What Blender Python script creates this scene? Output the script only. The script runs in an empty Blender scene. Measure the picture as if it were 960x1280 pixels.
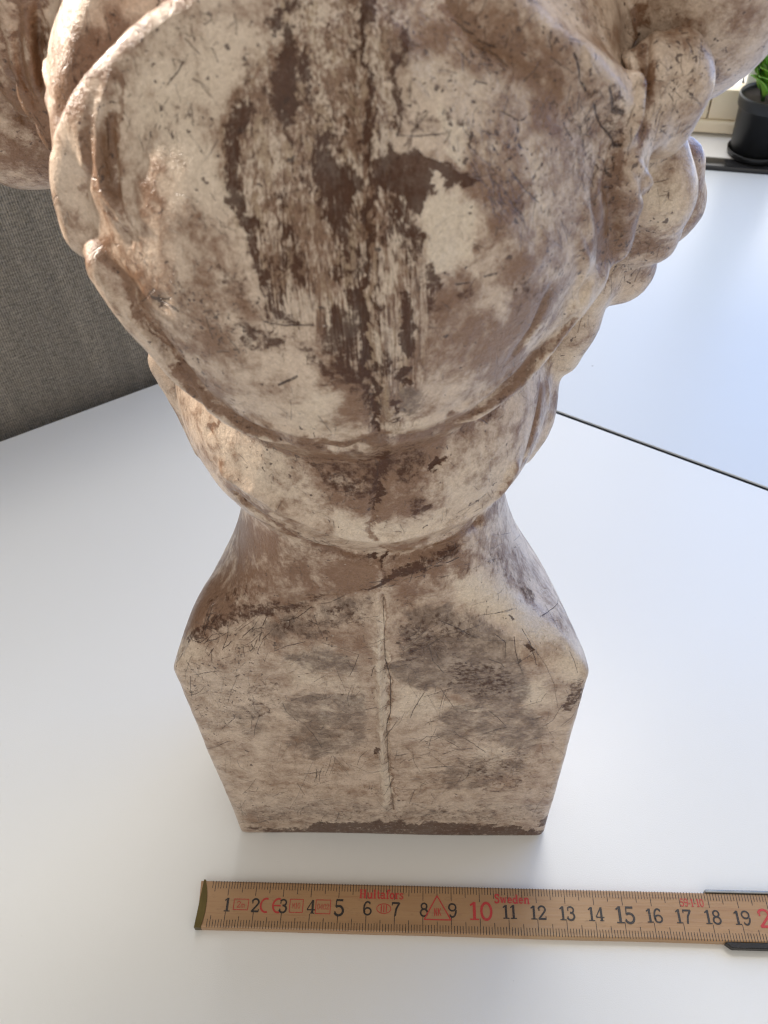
import bpy, bmesh, math, random
import numpy as np
from mathutils import Vector, Matrix
random.seed(4); np.random.seed(4)
C = bpy.context.scene.collection
sc = bpy.context.scene
CM = 0.01
TZ = 0.74                                   # table top above the floor, metres
R = math.radians

# ================================================================ camera, light, exposure
cam = bpy.data.cameras.new('camera'); cam_o = bpy.data.objects.new('camera', cam); C.objects.link(cam_o); sc.camera = cam_o
cam_o.matrix_world = Matrix.Translation((0, 0, TZ + .3172)) @ Matrix.Rotation(R(90 - 47.86), 4, 'X') @ Matrix.Rotation(R(-3), 4, 'Z')
cam.sensor_fit = 'VERTICAL'; cam.sensor_height = 24; cam.lens = 24 * 1050 / 1280
cam.clip_start = .01; cam.clip_end = 50
cam.dof.use_dof = True; cam.dof.focus_distance = .235; cam.dof.aperture_fstop = 22

world = bpy.data.worlds.new('World'); sc.world = world; world.use_nodes = True
bg = world.node_tree.nodes['Background']; bg.inputs[0].default_value = (1, .962, .90, 1); bg.inputs[1].default_value = .43

def area(name, loc, aim, power, size, color, size_y=None):
    l = bpy.data.lights.new(name, 'AREA'); l.energy = power; l.size = size; l.color = color
    if size_y: l.shape = 'RECTANGLE'; l.size_y = size_y
    o = bpy.data.objects.new(name, l); C.objects.link(o); o.location = loc
    o.rotation_euler = (Vector(aim) - Vector(loc)).to_track_quat('-Z', 'Y').to_euler()
    return o
AIM = (0, .16, TZ + .18)
sp = bpy.data.lights.new('low_sun_lamp', 'SPOT'); sp.energy = 270; sp.specular_factor = .3; sp.shadow_soft_size = .035; sp.spot_size = R(7.0); sp.spot_blend = .9; sp.color = (1, .88, .76)
spo = bpy.data.objects.new('low_sun_lamp', sp); C.objects.link(spo); spo.location = (-1.36, 1.02, TZ + .80)
spo.rotation_euler = (Vector((-.085, .15, TZ + .276)) - spo.location).to_track_quat('-Z', 'Y').to_euler()
area('room_fill_lamp', (-.5, -1.3, TZ + 1.3), AIM, 3.6, 1.2, (1, .94, .87))
area('added_overhead_lamp', (.25, 1.15, TZ + 1.55), (0, .25, TZ), 13, .55, (1, .97, .91))  # unseen lamp added overhead to brighten the table and strengthen the bust's shadow
sc.view_settings.view_transform = 'Standard'; sc.view_settings.look = 'None'
sc.view_settings.exposure = .42; sc.view_settings.gamma = 1
try:
    sc.cycles.use_denoising = True; sc.cycles.max_bounces = 5; sc.cycles.diffuse_bounces = 3; sc.cycles.glossy_bounces = 3; sc.cycles.use_adaptive_sampling = True; sc.cycles.adaptive_threshold = .02; sc.cycles.pixel_filter_type = 'BLACKMAN_HARRIS'; sc.cycles.filter_width = 1.1; sc.cycles.denoising_prefilter = 'ACCURATE'; sc.cycles.caustics_reflective = False; sc.cycles.caustics_refractive = False
except Exception: pass

# ================================================================ helpers
def tag(o, label=None, cat=None, group=None, kind=None):
    if label: o['label'] = label
    if cat: o['category'] = cat
    if group: o['group'] = group
    if kind: o['kind'] = kind
    return o
def empty(name, loc=(0, 0, 0), rz=0):
    o = bpy.data.objects.new(name, None); C.objects.link(o); o.location = loc; o.rotation_euler = (0, 0, rz); o.empty_display_size = .02; return o
def link(name, me, mat, parent=None, smooth=False):
    o = bpy.data.objects.new(name, me); C.objects.link(o)
    if mat: me.materials.append(mat)
    if smooth: me.polygons.foreach_set('use_smooth', [True] * len(me.polygons))
    if parent: o.parent = parent
    return o
def from_bm(name, bm, mat, parent=None, smooth=False):
    bmesh.ops.recalc_face_normals(bm, faces=bm.faces)
    me = bpy.data.meshes.new(name); bm.to_mesh(me); bm.free(); return link(name, me, mat, parent, smooth)
def box_bm(x0, x1, y0, y1, z0, z1, bev=0, seg=2, bm=None):
    bm = bm or bmesh.new()
    r = bmesh.ops.create_cube(bm, size=1)
    for v in r['verts']:
        v.co = Vector(((x0 + x1) / 2 + v.co.x * (x1 - x0), (y0 + y1) / 2 + v.co.y * (y1 - y0), (z0 + z1) / 2 + v.co.z * (z1 - z0)))
    if bev: bmesh.ops.bevel(bm, geom=list({e for v in r['verts'] for e in v.link_edges}), offset=bev, segments=seg, affect='EDGES', profile=.5)
    return bm
def prism_bm(pts, z0, z1, bev=0, seg=2):
    bm = bmesh.new(); a = [bm.verts.new((x, y, z0)) for x, y in pts]; f = bm.faces.new(a)
    r = bmesh.ops.extrude_face_region(bm, geom=[f])
    for v in r['geom']:
        if isinstance(v, bmesh.types.BMVert): v.co.z = z1
    if bev: bmesh.ops.bevel(bm, geom=list(bm.edges), offset=bev, segments=seg, affect='EDGES')
    return bm
def lathe_bm(prof, n=64):
    bm = bmesh.new(); rings = []
    for r, z in prof:
        rings.append([bm.verts.new((r * math.cos(2 * math.pi * k / n), r * math.sin(2 * math.pi * k / n), z)) for k in range(n)])
    for a, b in zip(rings, rings[1:]):
        for k in range(n): bm.faces.new((a[k], a[(k + 1) % n], b[(k + 1) % n], b[k]))
    bm.faces.new(rings[0][::-1]); bm.faces.new(rings[-1])
    return bm
def tube_bm(pts, rad, n=10, bm=None):
    bm = bm or bmesh.new(); rings = []
    for i, p in enumerate(pts):
        p = Vector(p); d = (Vector(pts[min(i + 1, len(pts) - 1)]) - Vector(pts[max(i - 1, 0)])).normalized()
        a = d.orthogonal().normalized() if i == 0 else (a - d * a.dot(d)).normalized(); b = d.cross(a)
        rr = rad[i] if isinstance(rad, (list, tuple)) else rad
        rings.append([bm.verts.new(p + (a * math.cos(2 * math.pi * k / n) + b * math.sin(2 * math.pi * k / n)) * rr) for k in range(n)])
    for a_, b_ in zip(rings, rings[1:]):
        for k in range(n): bm.faces.new((a_[k], a_[(k + 1) % n], b_[(k + 1) % n], b_[k]))
    bm.faces.new(rings[0][::-1]); bm.faces.new(rings[-1]); return bm

class NT:
    """small wrapper for writing node materials"""
    def __init__(s, name):
        s.m = bpy.data.materials.new(name); s.m.use_nodes = True; s.t = s.m.node_tree; s.n = s.t.nodes; s.b = s.n['Principled BSDF']
    def new(s, typ, **kw):
        n = s.n.new(typ)
        for k, v in kw.items(): setattr(n, k, v)
        return n
    def put(s, sock, v):
        if isinstance(v, bpy.types.NodeSocket): s.t.links.new(v, sock)
        elif v is not None:
            if isinstance(v, tuple) and len(v) == 3 and sock.type == 'RGBA': v = v + (1,)
            sock.default_value = v
    def math(s, op, a, b=None, c=None, clamp=False):
        n = s.new('ShaderNodeMath', operation=op, use_clamp=clamp)
        s.put(n.inputs[0], a)
        if b is not None: s.put(n.inputs[1], b)
        if c is not None: s.put(n.inputs[2], c)
        return n.outputs[0]
    def ss(s, v, lo, hi):
        n = s.new('ShaderNodeMapRange', interpolation_type='SMOOTHSTEP'); s.put(n.inputs[0], v); s.put(n.inputs[1], lo); s.put(n.inputs[2], hi); return n.outputs[0]
    def mix(s, f, a, b, mode='MIX'):
        n = s.new('ShaderNodeMix', data_type='RGBA', blend_type=mode); s.put(n.inputs[0], f); s.put(n.inputs[6], a); s.put(n.inputs[7], b); return n.outputs[2]
    def coord(s, scale=(1, 1, 1), rot=(0, 0, 0), what='Object'):
        if not hasattr(s, 'tc'): s.tc = s.new('ShaderNodeTexCoord')
        m = s.new('ShaderNodeMapping'); m.inputs['Scale'].default_value = scale; m.inputs['Rotation'].default_value = rot
        s.t.links.new(s.tc.outputs[what], m.inputs[0]); return m.outputs[0]
    def noise(s, vec, scale, detail=4, rough=.55, dist=0, out=0):
        n = s.new('ShaderNodeTexNoise'); s.put(n.inputs['Vector'], vec); n.inputs['Scale'].default_value = scale; n.inputs['Detail'].default_value = detail
        n.inputs['Roughness'].default_value = rough; n.inputs['Distortion'].default_value = dist; return n.outputs[out]
    def voro(s, vec, scale, feature='F1', rnd=1):
        n = s.new('ShaderNodeTexVoronoi', feature=feature); s.put(n.inputs['Vector'], vec); n.inputs['Scale'].default_value = scale; n.inputs['Randomness'].default_value = rnd; return n
    def attr(s, name):
        n = s.new('ShaderNodeAttribute', attribute_name=name); x = s.new('ShaderNodeSeparateColor'); s.t.links.new(n.outputs['Color'], x.inputs[0]); return x.outputs
    def bump(s, h, strength, dist, prev=None):
        n = s.new('ShaderNodeBump'); n.inputs['Strength'].default_value = strength; n.inputs['Distance'].default_value = dist; s.put(n.inputs['Height'], h)
        if prev: s.t.links.new(prev, n.inputs['Normal'])
        return n.outputs[0]
    def done(s, color=None, rough=None, normal=None, **kw):
        if color is not None: s.put(s.b.inputs['Base Color'], color)
        if rough is not None: s.put(s.b.inputs['Roughness'], rough)
        if normal is not None: s.put(s.b.inputs['Normal'], normal)
        for k, v in kw.items(): s.put(s.b.inputs[k.replace('_', ' ')], v)
        return s.m

# ================================================================ materials
def mat_plaster():
    t = NT('patinated_plaster')
    o = t.coord((100, 100, 100))                                    # centimetres
    face, Bt, front = t.attr('zone')[:3]
    sx = t.new('ShaderNodeSeparateXYZ'); t.put(sx.inputs[0], o)
    def jit(sc_, amt):                                              # two noise offsets that fray every painted edge
        c = t.new('ShaderNodeSeparateColor'); t.put(c.inputs[0], t.noise(o, sc_, 6, .68, .4, 1))
        return [t.math('MULTIPLY', t.math('SUBTRACT', c.outputs[i], .5), amt) for i in (0, 1)]
    def sheet(img, j, amp):
        u = t.math('MULTIPLY_ADD', sx.outputs[0], 1 / 20, .5); v = t.math('ADD', t.math('MULTIPLY', sx.outputs[1], .74 / 30), t.math('MULTIPLY_ADD', sx.outputs[2], .67 / 30, 4 / 30))
        if j: u = t.math('MULTIPLY_ADD', j[0], amp / 20, u); v = t.math('MULTIPLY_ADD', j[1], amp / 30, v)
        cv = t.new('ShaderNodeCombineXYZ'); t.put(cv.inputs[0], u); t.put(cv.inputs[1], v)
        n = t.new('ShaderNodeTexImage', image=img, extension='EXTEND', interpolation='Cubic'); t.put(n.inputs[0], cv.outputs[0])
        c = t.new('ShaderNodeSeparateColor'); t.put(c.inputs[0], n.outputs[0]); return [t.math('MULTIPLY', q, face) for q in c.outputs[:3]]
    j = jit(1.3, 1.0)
    D, W0_, Cc = sheet(IMG['a'], j, 1.0); G, K, Pk = sheet(IMG['b'], j, 1.0); S_, S2_, _ = sheet(IMG['c'], jit(3, .05), 1.0)
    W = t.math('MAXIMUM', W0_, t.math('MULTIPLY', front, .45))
    n_big = t.noise(o, .55, 3, .5)
    n_med = t.noise(o, 1.7, 6, .66, .3)
    n_fin = t.noise(o, 7, 4, .7)
    n_mic = t.noise(o, 22, 3, .6)
    st1 = t.noise(t.coord((900, 900, 85), (R(12), 0, 0)), 1, 6, .72, .25)      # brushed down the back of the head
    st2 = t.noise(t.coord((2600, 2600, 150), (R(8), R(3), 0)), 1, 4, .6)
    st3 = t.noise(t.coord((90, 90, 1300), (0, R(12), 0)), 1, 5, .62, .4)        # brushed across
    # wash: thin warm brown that collected unevenly, plus painted shade under the nape
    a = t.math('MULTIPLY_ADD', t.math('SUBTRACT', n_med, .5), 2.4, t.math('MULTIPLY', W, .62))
    a = t.math('MULTIPLY_ADD', t.math('SUBTRACT', n_big, .5), 1.5, a)
    a = t.math('MULTIPLY_ADD', t.math('SUBTRACT', n_fin, .5), .9, a)
    a = t.math('SUBTRACT', t.math('ADD', a, .45), t.math('MULTIPLY', Cc, .42))
    stk = t.math('MULTIPLY', K, t.math('ADD', t.math('MULTIPLY', t.math('SUBTRACT', st1, .5), 4.0), t.math('MULTIPLY', t.math('SUBTRACT', st2, .5), 2.2)))
    a = t.math('ADD', a, stk)
    a = t.math('ADD', t.math('MULTIPLY', t.math('SUBTRACT', a, .55), t.math('MULTIPLY_ADD', Bt, -.38, 1.0)), .55); wash = t.ss(a, .12, 1.04)
    cream = t.mix(n_fin, (.545, .425, .33), (.72, .585, .465))
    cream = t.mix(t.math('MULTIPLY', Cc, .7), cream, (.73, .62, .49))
    tan = t.mix(n_big, (.180, .092, .052), (.262, .156, .096))
    col = t.mix(wash, cream, tan)
    # grey brown glaze wiped over the flat back
    g = t.math('ADD', G, t.math('MULTIPLY', t.math('SUBTRACT', t.noise(o, 1.3, 6, .72, .5), .5), 2.0))
    g = t.math('ADD', g, t.math('MULTIPLY', t.math('SUBTRACT', st3, .5), .2))
    gm = t.math('MULTIPLY', t.math('MULTIPLY', t.ss(g, .36, .95), t.ss(G, .03, .35)), t.math('MULTIPLY_ADD', t.ss(t.math('ADD', t.math('MULTIPLY', n_fin, .5), t.math('MULTIPLY', n_med, .5)), .38, .60), .45, .55))
    col = t.mix(t.math('MULTIPLY', gm, .85), col, t.mix(n_mic, (.098, .062, .043), (.160, .106, .076)))
    # cross-brushed broken film in the base zone
    f = t.math('MULTIPLY', t.ss(t.math('ADD', st3, t.math('MULTIPLY', t.math('SUBTRACT', n_fin, .5), .9)), .56, .70), t.math('MULTIPLY', Bt, .16))
    col = t.mix(f, col, (.17, .115, .085))
    # dark purple brown stain and painted nape shade, ragged at its edge, worn through along the brush marks
    d = t.math('MULTIPLY_ADD', t.math('SUBTRACT', n_fin, .5), .95, D)
    d = t.math('MULTIPLY_ADD', t.math('SUBTRACT', t.noise(o, 3.1, 5, .7, .6), .5), .9, d)
    d = t.math('ADD', d, t.math('MULTIPLY', stk, .11))
    d = t.math('ADD', d, t.math('MULTIPLY', t.math('MULTIPLY', t.math('SUBTRACT', st3, .5), Bt), .15)); d = t.math('ADD', d, t.math('MULTIPLY', t.math('SUBTRACT', st2, .5), t.math('MULTIPLY_ADD', K, .55, .15)))
    dm = t.math('MULTIPLY', t.ss(d, .30, .62), t.ss(D, .02, .2))
    dark = t.mix(n_med, (.030, .0105, .0065), (.090, .036, .020))
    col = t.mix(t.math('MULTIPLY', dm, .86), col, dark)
    # in the streaked column: bare cream grain, orange brown grain, dark grain
    st4 = t.noise(t.coord((420, 420, 38), (R(11), R(2), .6)), 1, 5, .7, .3)
    lk = t.math('MULTIPLY', t.math('MULTIPLY', t.ss(t.math('ADD', t.math('MULTIPLY', st4, .55), t.math('MULTIPLY', st1, .45)), .50, .60), K), t.math('SUBTRACT', 1, dm))
    col = t.mix(t.math('MULTIPLY', lk, .72), col, (.46, .345, .235))
    ok = t.math('MULTIPLY', t.ss(t.noise(t.coord((1500, 1500, 260), (R(11), 0, .3)), 1, 4, .75), .52, .66), t.math('MULTIPLY', K, t.ss(st4, .56, .44)))
    col = t.mix(t.math('MULTIPLY', ok, .65), col, (.105, .048, .020))
    ks = t.math('MULTIPLY', t.math('MULTIPLY', t.ss(st2, .55, .66), K), .5)
    col = t.mix(ks, col, (.060, .030, .018))
    # speckles and pits
    wv = t.noise(o, 5, 2, .5, 0, 1)
    va = t.new('ShaderNodeVectorMath', operation='ADD'); t.put(va.inputs[0], o); 
    vs = t.new('ShaderNodeVectorMath', operation='SCALE'); t.put(vs.inputs[0], wv); vs.inputs['Scale'].default_value = .35; t.put(va.inputs[1], vs.outputs[0])
    v = t.voro(va.outputs[0], 9)
    vb = t.voro(va.outputs[0], 3.6)
    cs = t.new('ShaderNodeSeparateColor'); t.put(cs.inputs[0], v.outputs['Color'])
    cs2 = t.new('ShaderNodeSeparateColor'); t.put(cs2.inputs[0], vb.outputs['Color'])
    pk = t.math('ADD', t.math('MULTIPLY', Pk, .34), .035)
    rad = t.math('MULTIPLY', t.math('LESS_THAN', cs.outputs[0], pk), t.math('MULTIPLY_ADD', cs.outputs[1], .22, .16))
    sp = t.math('LESS_THAN', v.outputs['Distance'], rad)
    rad2 = t.math('MULTIPLY', t.math('LESS_THAN', cs2.outputs[0], t.math('MULTIPLY', pk, .55)), t.math('MULTIPLY_ADD', cs2.outputs[1], .12, .07))
    sp = t.math('MAXIMUM', sp, t.math('LESS_THAN', t.math('ADD', vb.outputs['Distance'], t.math('MULTIPLY', t.math('SUBTRACT', n_mic, .5), .14)), rad2))
    # broken flecks where the speckle is dense
    gf = t.math('MULTIPLY', t.ss(t.noise(o, 26, 3, .75, .6), .60, .70), t.ss(t.math('ADD', t.math('MULTIPLY', Pk, .5), t.math('MULTIPLY', t.math('SUBTRACT', t.noise(o, 2.6, 5, .7), .5), 2.4)), .12, .75))
    col = t.mix(t.math('MULTIPLY', gf, .72), col, (.075, .036, .022))
    lg = t.math('MULTIPLY', t.ss(t.noise(t.coord((100, 100, 100), (1, 2, 3)), 19, 4, .75, .4), .60, .72), .35)
    col = t.mix(lg, col, (.50, .40, .31))
    fl = t.math('MULTIPLY', t.ss(t.math('ADD', t.noise(o, 11, 4, .8, .8), t.math('MULTIPLY', Pk, .09)), .655, .70), t.ss(t.math('ADD', Pk, t.math('MULTIPLY', t.math('SUBTRACT', n_med, .5), 1.6)), .3, .8))
    sp = t.math('MAXIMUM', sp, fl)
    col = t.mix(t.math('MULTIPLY', sp, .82), col, (.060, .030, .020))
    # scratches full of old stain
    s2 = t.math('MULTIPLY', t.ss(S_, .30, .75), t.ss(t.math('ADD', n_mic, t.math('MULTIPLY', n_fin, .5)), .45, .80), clamp=True)
    col = t.mix(t.math('MULTIPLY', s2, .92), col, (.050, .025, .017))
    s3 = t.math('MULTIPLY', t.ss(S2_, .15, .8), t.ss(t.math('ADD', n_med, t.math('MULTIPLY', Pk, .2)), .42, .62))
    col = t.mix(t.math('MULTIPLY', s3, .60), col, (.085, .048, .032))
    # grain of the pigment itself
    gr = t.math('MULTIPLY_ADD', t.math('SUBTRACT', t.noise(o, 38, 3, .8), .5), .75, t.math('MULTIPLY', t.math('SUBTRACT', t.noise(o, 12, 4, .75, .5), .5), .85))
    hv = t.new('ShaderNodeHueSaturation'); t.put(hv.inputs['Color'], col); t.put(hv.inputs['Value'], t.math('ADD', 1.0, gr)); t.put(hv.inputs['Saturation'], t.math('SUBTRACT', 1.08, t.math('MULTIPLY', gr, .4))); col = hv.outputs[0]
    # light crumbs
    v3 = t.voro(o, 5.5); c3 = t.new('ShaderNodeSeparateColor'); t.put(c3.inputs[0], v3.outputs['Color'])
    lt = t.math('MULTIPLY', t.math('LESS_THAN', c3.outputs[2], .05), t.math('LESS_THAN', v3.outputs['Distance'], .13))
    col = t.mix(t.math('MULTIPLY', lt, .5), col, (.55, .48, .40))
    rough = t.math('ADD', t.math('MULTIPLY_ADD', dm, .14, .26), t.math('MULTIPLY', n_fin, .22))
    h = t.math('ADD', t.math('MULTIPLY', n_fin, .5), t.math('MULTIPLY', st1, t.math('MULTIPLY', K, 1.2)))
    h = t.math('SUBTRACT', h, t.math('MULTIPLY', sp, .45)); h = t.math('SUBTRACT', h, t.math('MULTIPLY', s2, .8))
    h = t.math('ADD', h, t.math('MULTIPLY', dm, .25)); h = t.math('ADD', h, t.math('MULTIPLY', n_mic, .18))
    h = t.math('SUBTRACT', h, t.math('MULTIPLY', s3, .4)); nrm = t.bump(t.math('ADD', h, t.math('MULTIPLY', gr, .15)), .7, .0007, t.bump(t.math('ADD', n_med, t.math('MULTIPLY', st3, t.math('MULTIPLY', Bt, .3))), .35, .0022))
    return t.done(col, rough, nrm, Coat_Weight=.30, Coat_Roughness=.17, Specular_IOR_Level=t.math('MULTIPLY_ADD', dm, -.35, .5))

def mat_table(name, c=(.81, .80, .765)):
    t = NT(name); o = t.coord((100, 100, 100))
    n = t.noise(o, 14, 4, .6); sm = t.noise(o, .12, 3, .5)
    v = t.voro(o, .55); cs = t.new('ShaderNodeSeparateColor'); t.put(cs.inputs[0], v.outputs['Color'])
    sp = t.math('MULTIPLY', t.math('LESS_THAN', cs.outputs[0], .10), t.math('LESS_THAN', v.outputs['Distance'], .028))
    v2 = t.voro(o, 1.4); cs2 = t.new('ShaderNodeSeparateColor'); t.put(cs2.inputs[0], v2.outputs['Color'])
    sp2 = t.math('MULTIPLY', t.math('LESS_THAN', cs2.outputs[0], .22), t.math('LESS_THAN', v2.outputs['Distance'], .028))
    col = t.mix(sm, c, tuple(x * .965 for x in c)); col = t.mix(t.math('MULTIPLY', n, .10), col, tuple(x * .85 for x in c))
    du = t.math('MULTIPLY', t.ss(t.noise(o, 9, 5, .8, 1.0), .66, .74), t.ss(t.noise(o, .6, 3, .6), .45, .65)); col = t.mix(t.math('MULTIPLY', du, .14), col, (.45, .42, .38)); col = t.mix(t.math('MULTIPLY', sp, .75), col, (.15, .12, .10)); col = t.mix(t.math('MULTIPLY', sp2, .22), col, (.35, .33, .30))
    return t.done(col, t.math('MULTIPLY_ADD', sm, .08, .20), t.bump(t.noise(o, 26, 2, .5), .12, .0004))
def mat_plain(name, c, rough=.5, bump=0, scale=20, metal=0, var=.12, **kw):
    t = NT(name); o = t.coord((100, 100, 100)); n = t.noise(o, scale, 4, .6); n2 = t.noise(o, scale * .12, 3, .5)
    col = t.mix(t.math('MULTIPLY', n2, 1), tuple(x * (1 - var) for x in c), tuple(min(1, x * (1 + var)) for x in c))
    return t.done(col, t.math('MULTIPLY_ADD', n, .12, rough - .06), t.bump(n, bump, .0005) if bump else None, Metallic=metal, **kw)
def mat_fabric():
    t = NT('woven_grey_fabric'); o = t.coord((100, 100, 100))
    w1 = t.noise(t.coord((1300, 1300, 420)), 1, 4, .8, .4); w2 = t.noise(t.coord((210, 210, 900)), 1, 3, .7)
    rib = t.new('ShaderNodeTexWave', wave_type='BANDS', bands_direction='X', wave_profile='SIN'); t.put(rib.inputs['Vector'], o); rib.inputs['Scale'].default_value = 2.5; rib.inputs['Distortion'].default_value = .8; rib.inputs['Detail'].default_value = 2; rib.inputs['Detail Scale'].default_value = 3
    row = t.new('ShaderNodeTexWave', wave_type='BANDS', bands_direction='Z', wave_profile='SIN'); t.put(row.inputs['Vector'], o); row.inputs['Scale'].default_value = 1.6; row.inputs['Distortion'].default_value = 2.2; row.inputs['Detail'].default_value = 2; row.inputs['Detail Scale'].default_value = 4
    sl = t.noise(t.coord((130, 130, 9)), 1, 3, .6)
    h = t.math('ADD', t.math('MULTIPLY', rib.outputs['Fac'], .24), t.math('MULTIPLY', row.outputs['Fac'], .06)); h = t.math('ADD', h, .07); h = t.math('ADD', h, t.math('MULTIPLY', w1, 1.1)); h = t.math('ADD', h, t.math('MULTIPLY', w2, .7))
    f = t.ss(h, .72, 1.55)
    col = t.mix(f, (.080, .067, .048), (.46, .395, .305)); col = t.mix(t.ss(sl, .35, .7), t.mix(.22, col, (.04, .037, .032)), col)
    return t.done(col, .95, t.bump(h, .8, .0012), Sheen_Weight=.3, Specular_IOR_Level=.15)
def mat_wood():
    t = NT('varnished_birch'); o = t.coord((9, 130, 130))
    n = t.noise(o, 1, 5, .62, .6); n2 = t.noise(t.coord((40, 900, 900)), 1, 3, .6); big = t.noise(t.coord((12, 30, 30)), 1, 3, .5)
    v = t.voro(t.coord((260, 2200, 2200)), 1); 
    col = t.mix(n, (.29, .155, .068), (.44, .265, .130)); col = t.mix(t.math('MULTIPLY', t.ss(n2, .56, .75), .45), col, (.28, .13, .06))
    col = t.mix(t.math('MULTIPLY', t.ss(big, .50, .75), .35), col, (.56, .38, .20)); gr = t.noise(t.coord((160, 500, 160)), 1, 5, .7); col = t.mix(t.math('MULTIPLY', t.ss(gr, .55, .72), .35), col, (.16, .085, .045))
    return t.done(col, .38, t.bump(t.math('ADD', n2, n), .25, .0003), Coat_Weight=.15, Coat_Roughness=.25)
def mat_print(name, c, wear=.57):
    t = NT(name); o = t.coord((100, 100, 100)); n = t.noise(o, 34, 4, .75)
    col = t.mix(t.math('MULTIPLY', t.ss(n, wear, wear + .12), .6), c, (.45, .25, .13))
    return t.done(col, .45)
def mat_leaf():
    t = NT('jade_leaf'); o = t.coord((100, 100, 100)); n = t.noise(o, 1.2, 3, .5)
    return t.done(t.mix(n, (.05, .19, .02), (.24, .50, .05)), .32, Subsurface_Weight=.35, Subsurface_Scale=.002, Transmission_Weight=.0, Coat_Weight=.2)
IMG = {k: bpy.data.images.new('patina_' + k, 1600, 2400) for k in 'abc'}
for im in IMG.values(): im.colorspace_settings.name = 'Non-Color'
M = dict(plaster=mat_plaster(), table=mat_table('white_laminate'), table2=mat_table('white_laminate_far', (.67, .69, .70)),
    edge=mat_plain('dark_edge_band', (.02, .02, .022), .45), fabric=mat_fabric(), wood=mat_wood(),
    woodside=mat_plain('worn_wood_side', (.36, .19, .11), .6, .3, 12, 0, .3), ink=mat_print('black_print', (.022, .017, .014)), red=mat_print('red_print', (.46, .030, .030), .56),
    brass=mat_plain('tarnished_brass', (.115, .085, .028), .42, .2, 16, .75, .35), steel=mat_plain('dark_steel', (.045, .042, .04), .38, .2, 14, .8, .25),
    hinge=mat_plain('grey_hinge_metal', (.32, .32, .31), .35, .1, 14, .85, .2),
    pot=mat_plain('black_plastic', (.007, .007, .0075), .42), soil=mat_plain('potting_soil', (.035, .024, .017), .95, .8, 3), leaf=mat_leaf(), stem=mat_plain('green_stem', (.05, .10, .03), .5),
    sill=mat_plain('black_window_board', (.022, .022, .024), .16, 0, 6), cream=mat_plain('cream_painted_wood', (.88, .76, .58), .45, .05, 9, 0, .03), white=mat_plain('white_painted_wood', (.88, .86, .82), .4, 0, 9, 0, .02),
    metal=mat_plain('grey_painted_steel', (.35, .36, .37), .4), carpet=mat_plain('grey_floor', (.18, .175, .165), .9, .3, 6), terra=mat_plain('brown_pebble', (.33, .15, .07), .6, .3, 4, 0, .4), blackstone=mat_plain('black_pebble', (.02, .018, .017), .5, .2, 4),
    blue=mat_plain('pale_blue_bud', (.16, .33, .40), .5), pink=mat_plain('pink_bud', (.62, .30, .25), .5))

# ================================================================ the bust
# ---------------------------------------------------------------- the bust as a signed distance field (cm, bust frame)
G0 = np.array([-10.2, -3.4, -0.2]); GS = 0.12; GN = (172, 150, 262)
def grid():
    ax = [(G0[i] + GS * np.arange(GN[i])).astype(np.float32) for i in range(3)]
    return ax[0][:, None, None], ax[1][None, :, None], ax[2][None, None, :]
def smin(a, b, k):
    h = np.clip(0.5 + 0.5 * (b - a) / k, 0, 1)
    return b + (a - b) * h - k * h * (1 - h)
def smax(a, b, k): return -smin(-a, -b, k)
def ell(X, Y, Z, c, r):
    x = (X - c[0]) / r[0]; y = (Y - c[1]) / r[1]; z = (Z - c[2]) / r[2]
    k0 = np.sqrt(x * x + y * y + z * z) + 1e-6
    k1 = np.sqrt((x / r[0]) ** 2 + (y / r[1]) ** 2 + (z / r[2]) ** 2) + 1e-6
    return (k0 * (k0 - 1) / k1).astype(np.float32)
def capsule(X, Y, Z, a, b, ra, rb):
    a = np.array(a, dtype=np.float32); d = np.array(b, dtype=np.float32) - a
    t = np.clip(((X - a[0]) * d[0] + (Y - a[1]) * d[1] + (Z - a[2]) * d[2]) / max(1e-6, float(d @ d)), 0, 1)
    return np.sqrt((X - a[0] - t * d[0]) ** 2 + (Y - a[1] - t * d[1]) ** 2 + (Z - a[2] - t * d[2]) ** 2) - (ra + (rb - ra) * t)
def add_local(F, pts, rad, k, sign=1):
    """smooth union (or carving, sign -1) of a chain of round cones, worked out only near the chain"""
    P = np.array(pts, dtype=float); m = max(rad) + k + 0.5
    lo = np.maximum(0, np.floor((P.min(0) - m - G0) / GS).astype(int)); hi = np.minimum(GN, np.ceil((P.max(0) + m - G0) / GS).astype(int))
    if (hi <= lo).any(): return
    s = tuple(slice(l, h) for l, h in zip(lo, hi))
    X, Y, Z = grid(); X = X[s[0]]; Y = Y[:, s[1]]; Z = Z[:, :, s[2]]
    D = None
    for i in range(max(1, len(P) - 1)):
        j = min(i + 1, len(P) - 1)
        c = capsule(X, Y, Z, P[i], P[j], rad[i], rad[j])
        D = c if D is None else np.minimum(D, c)
    F[s] = smin(F[s], D, k) if sign > 0 else smax(F[s], -D, k)
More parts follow.
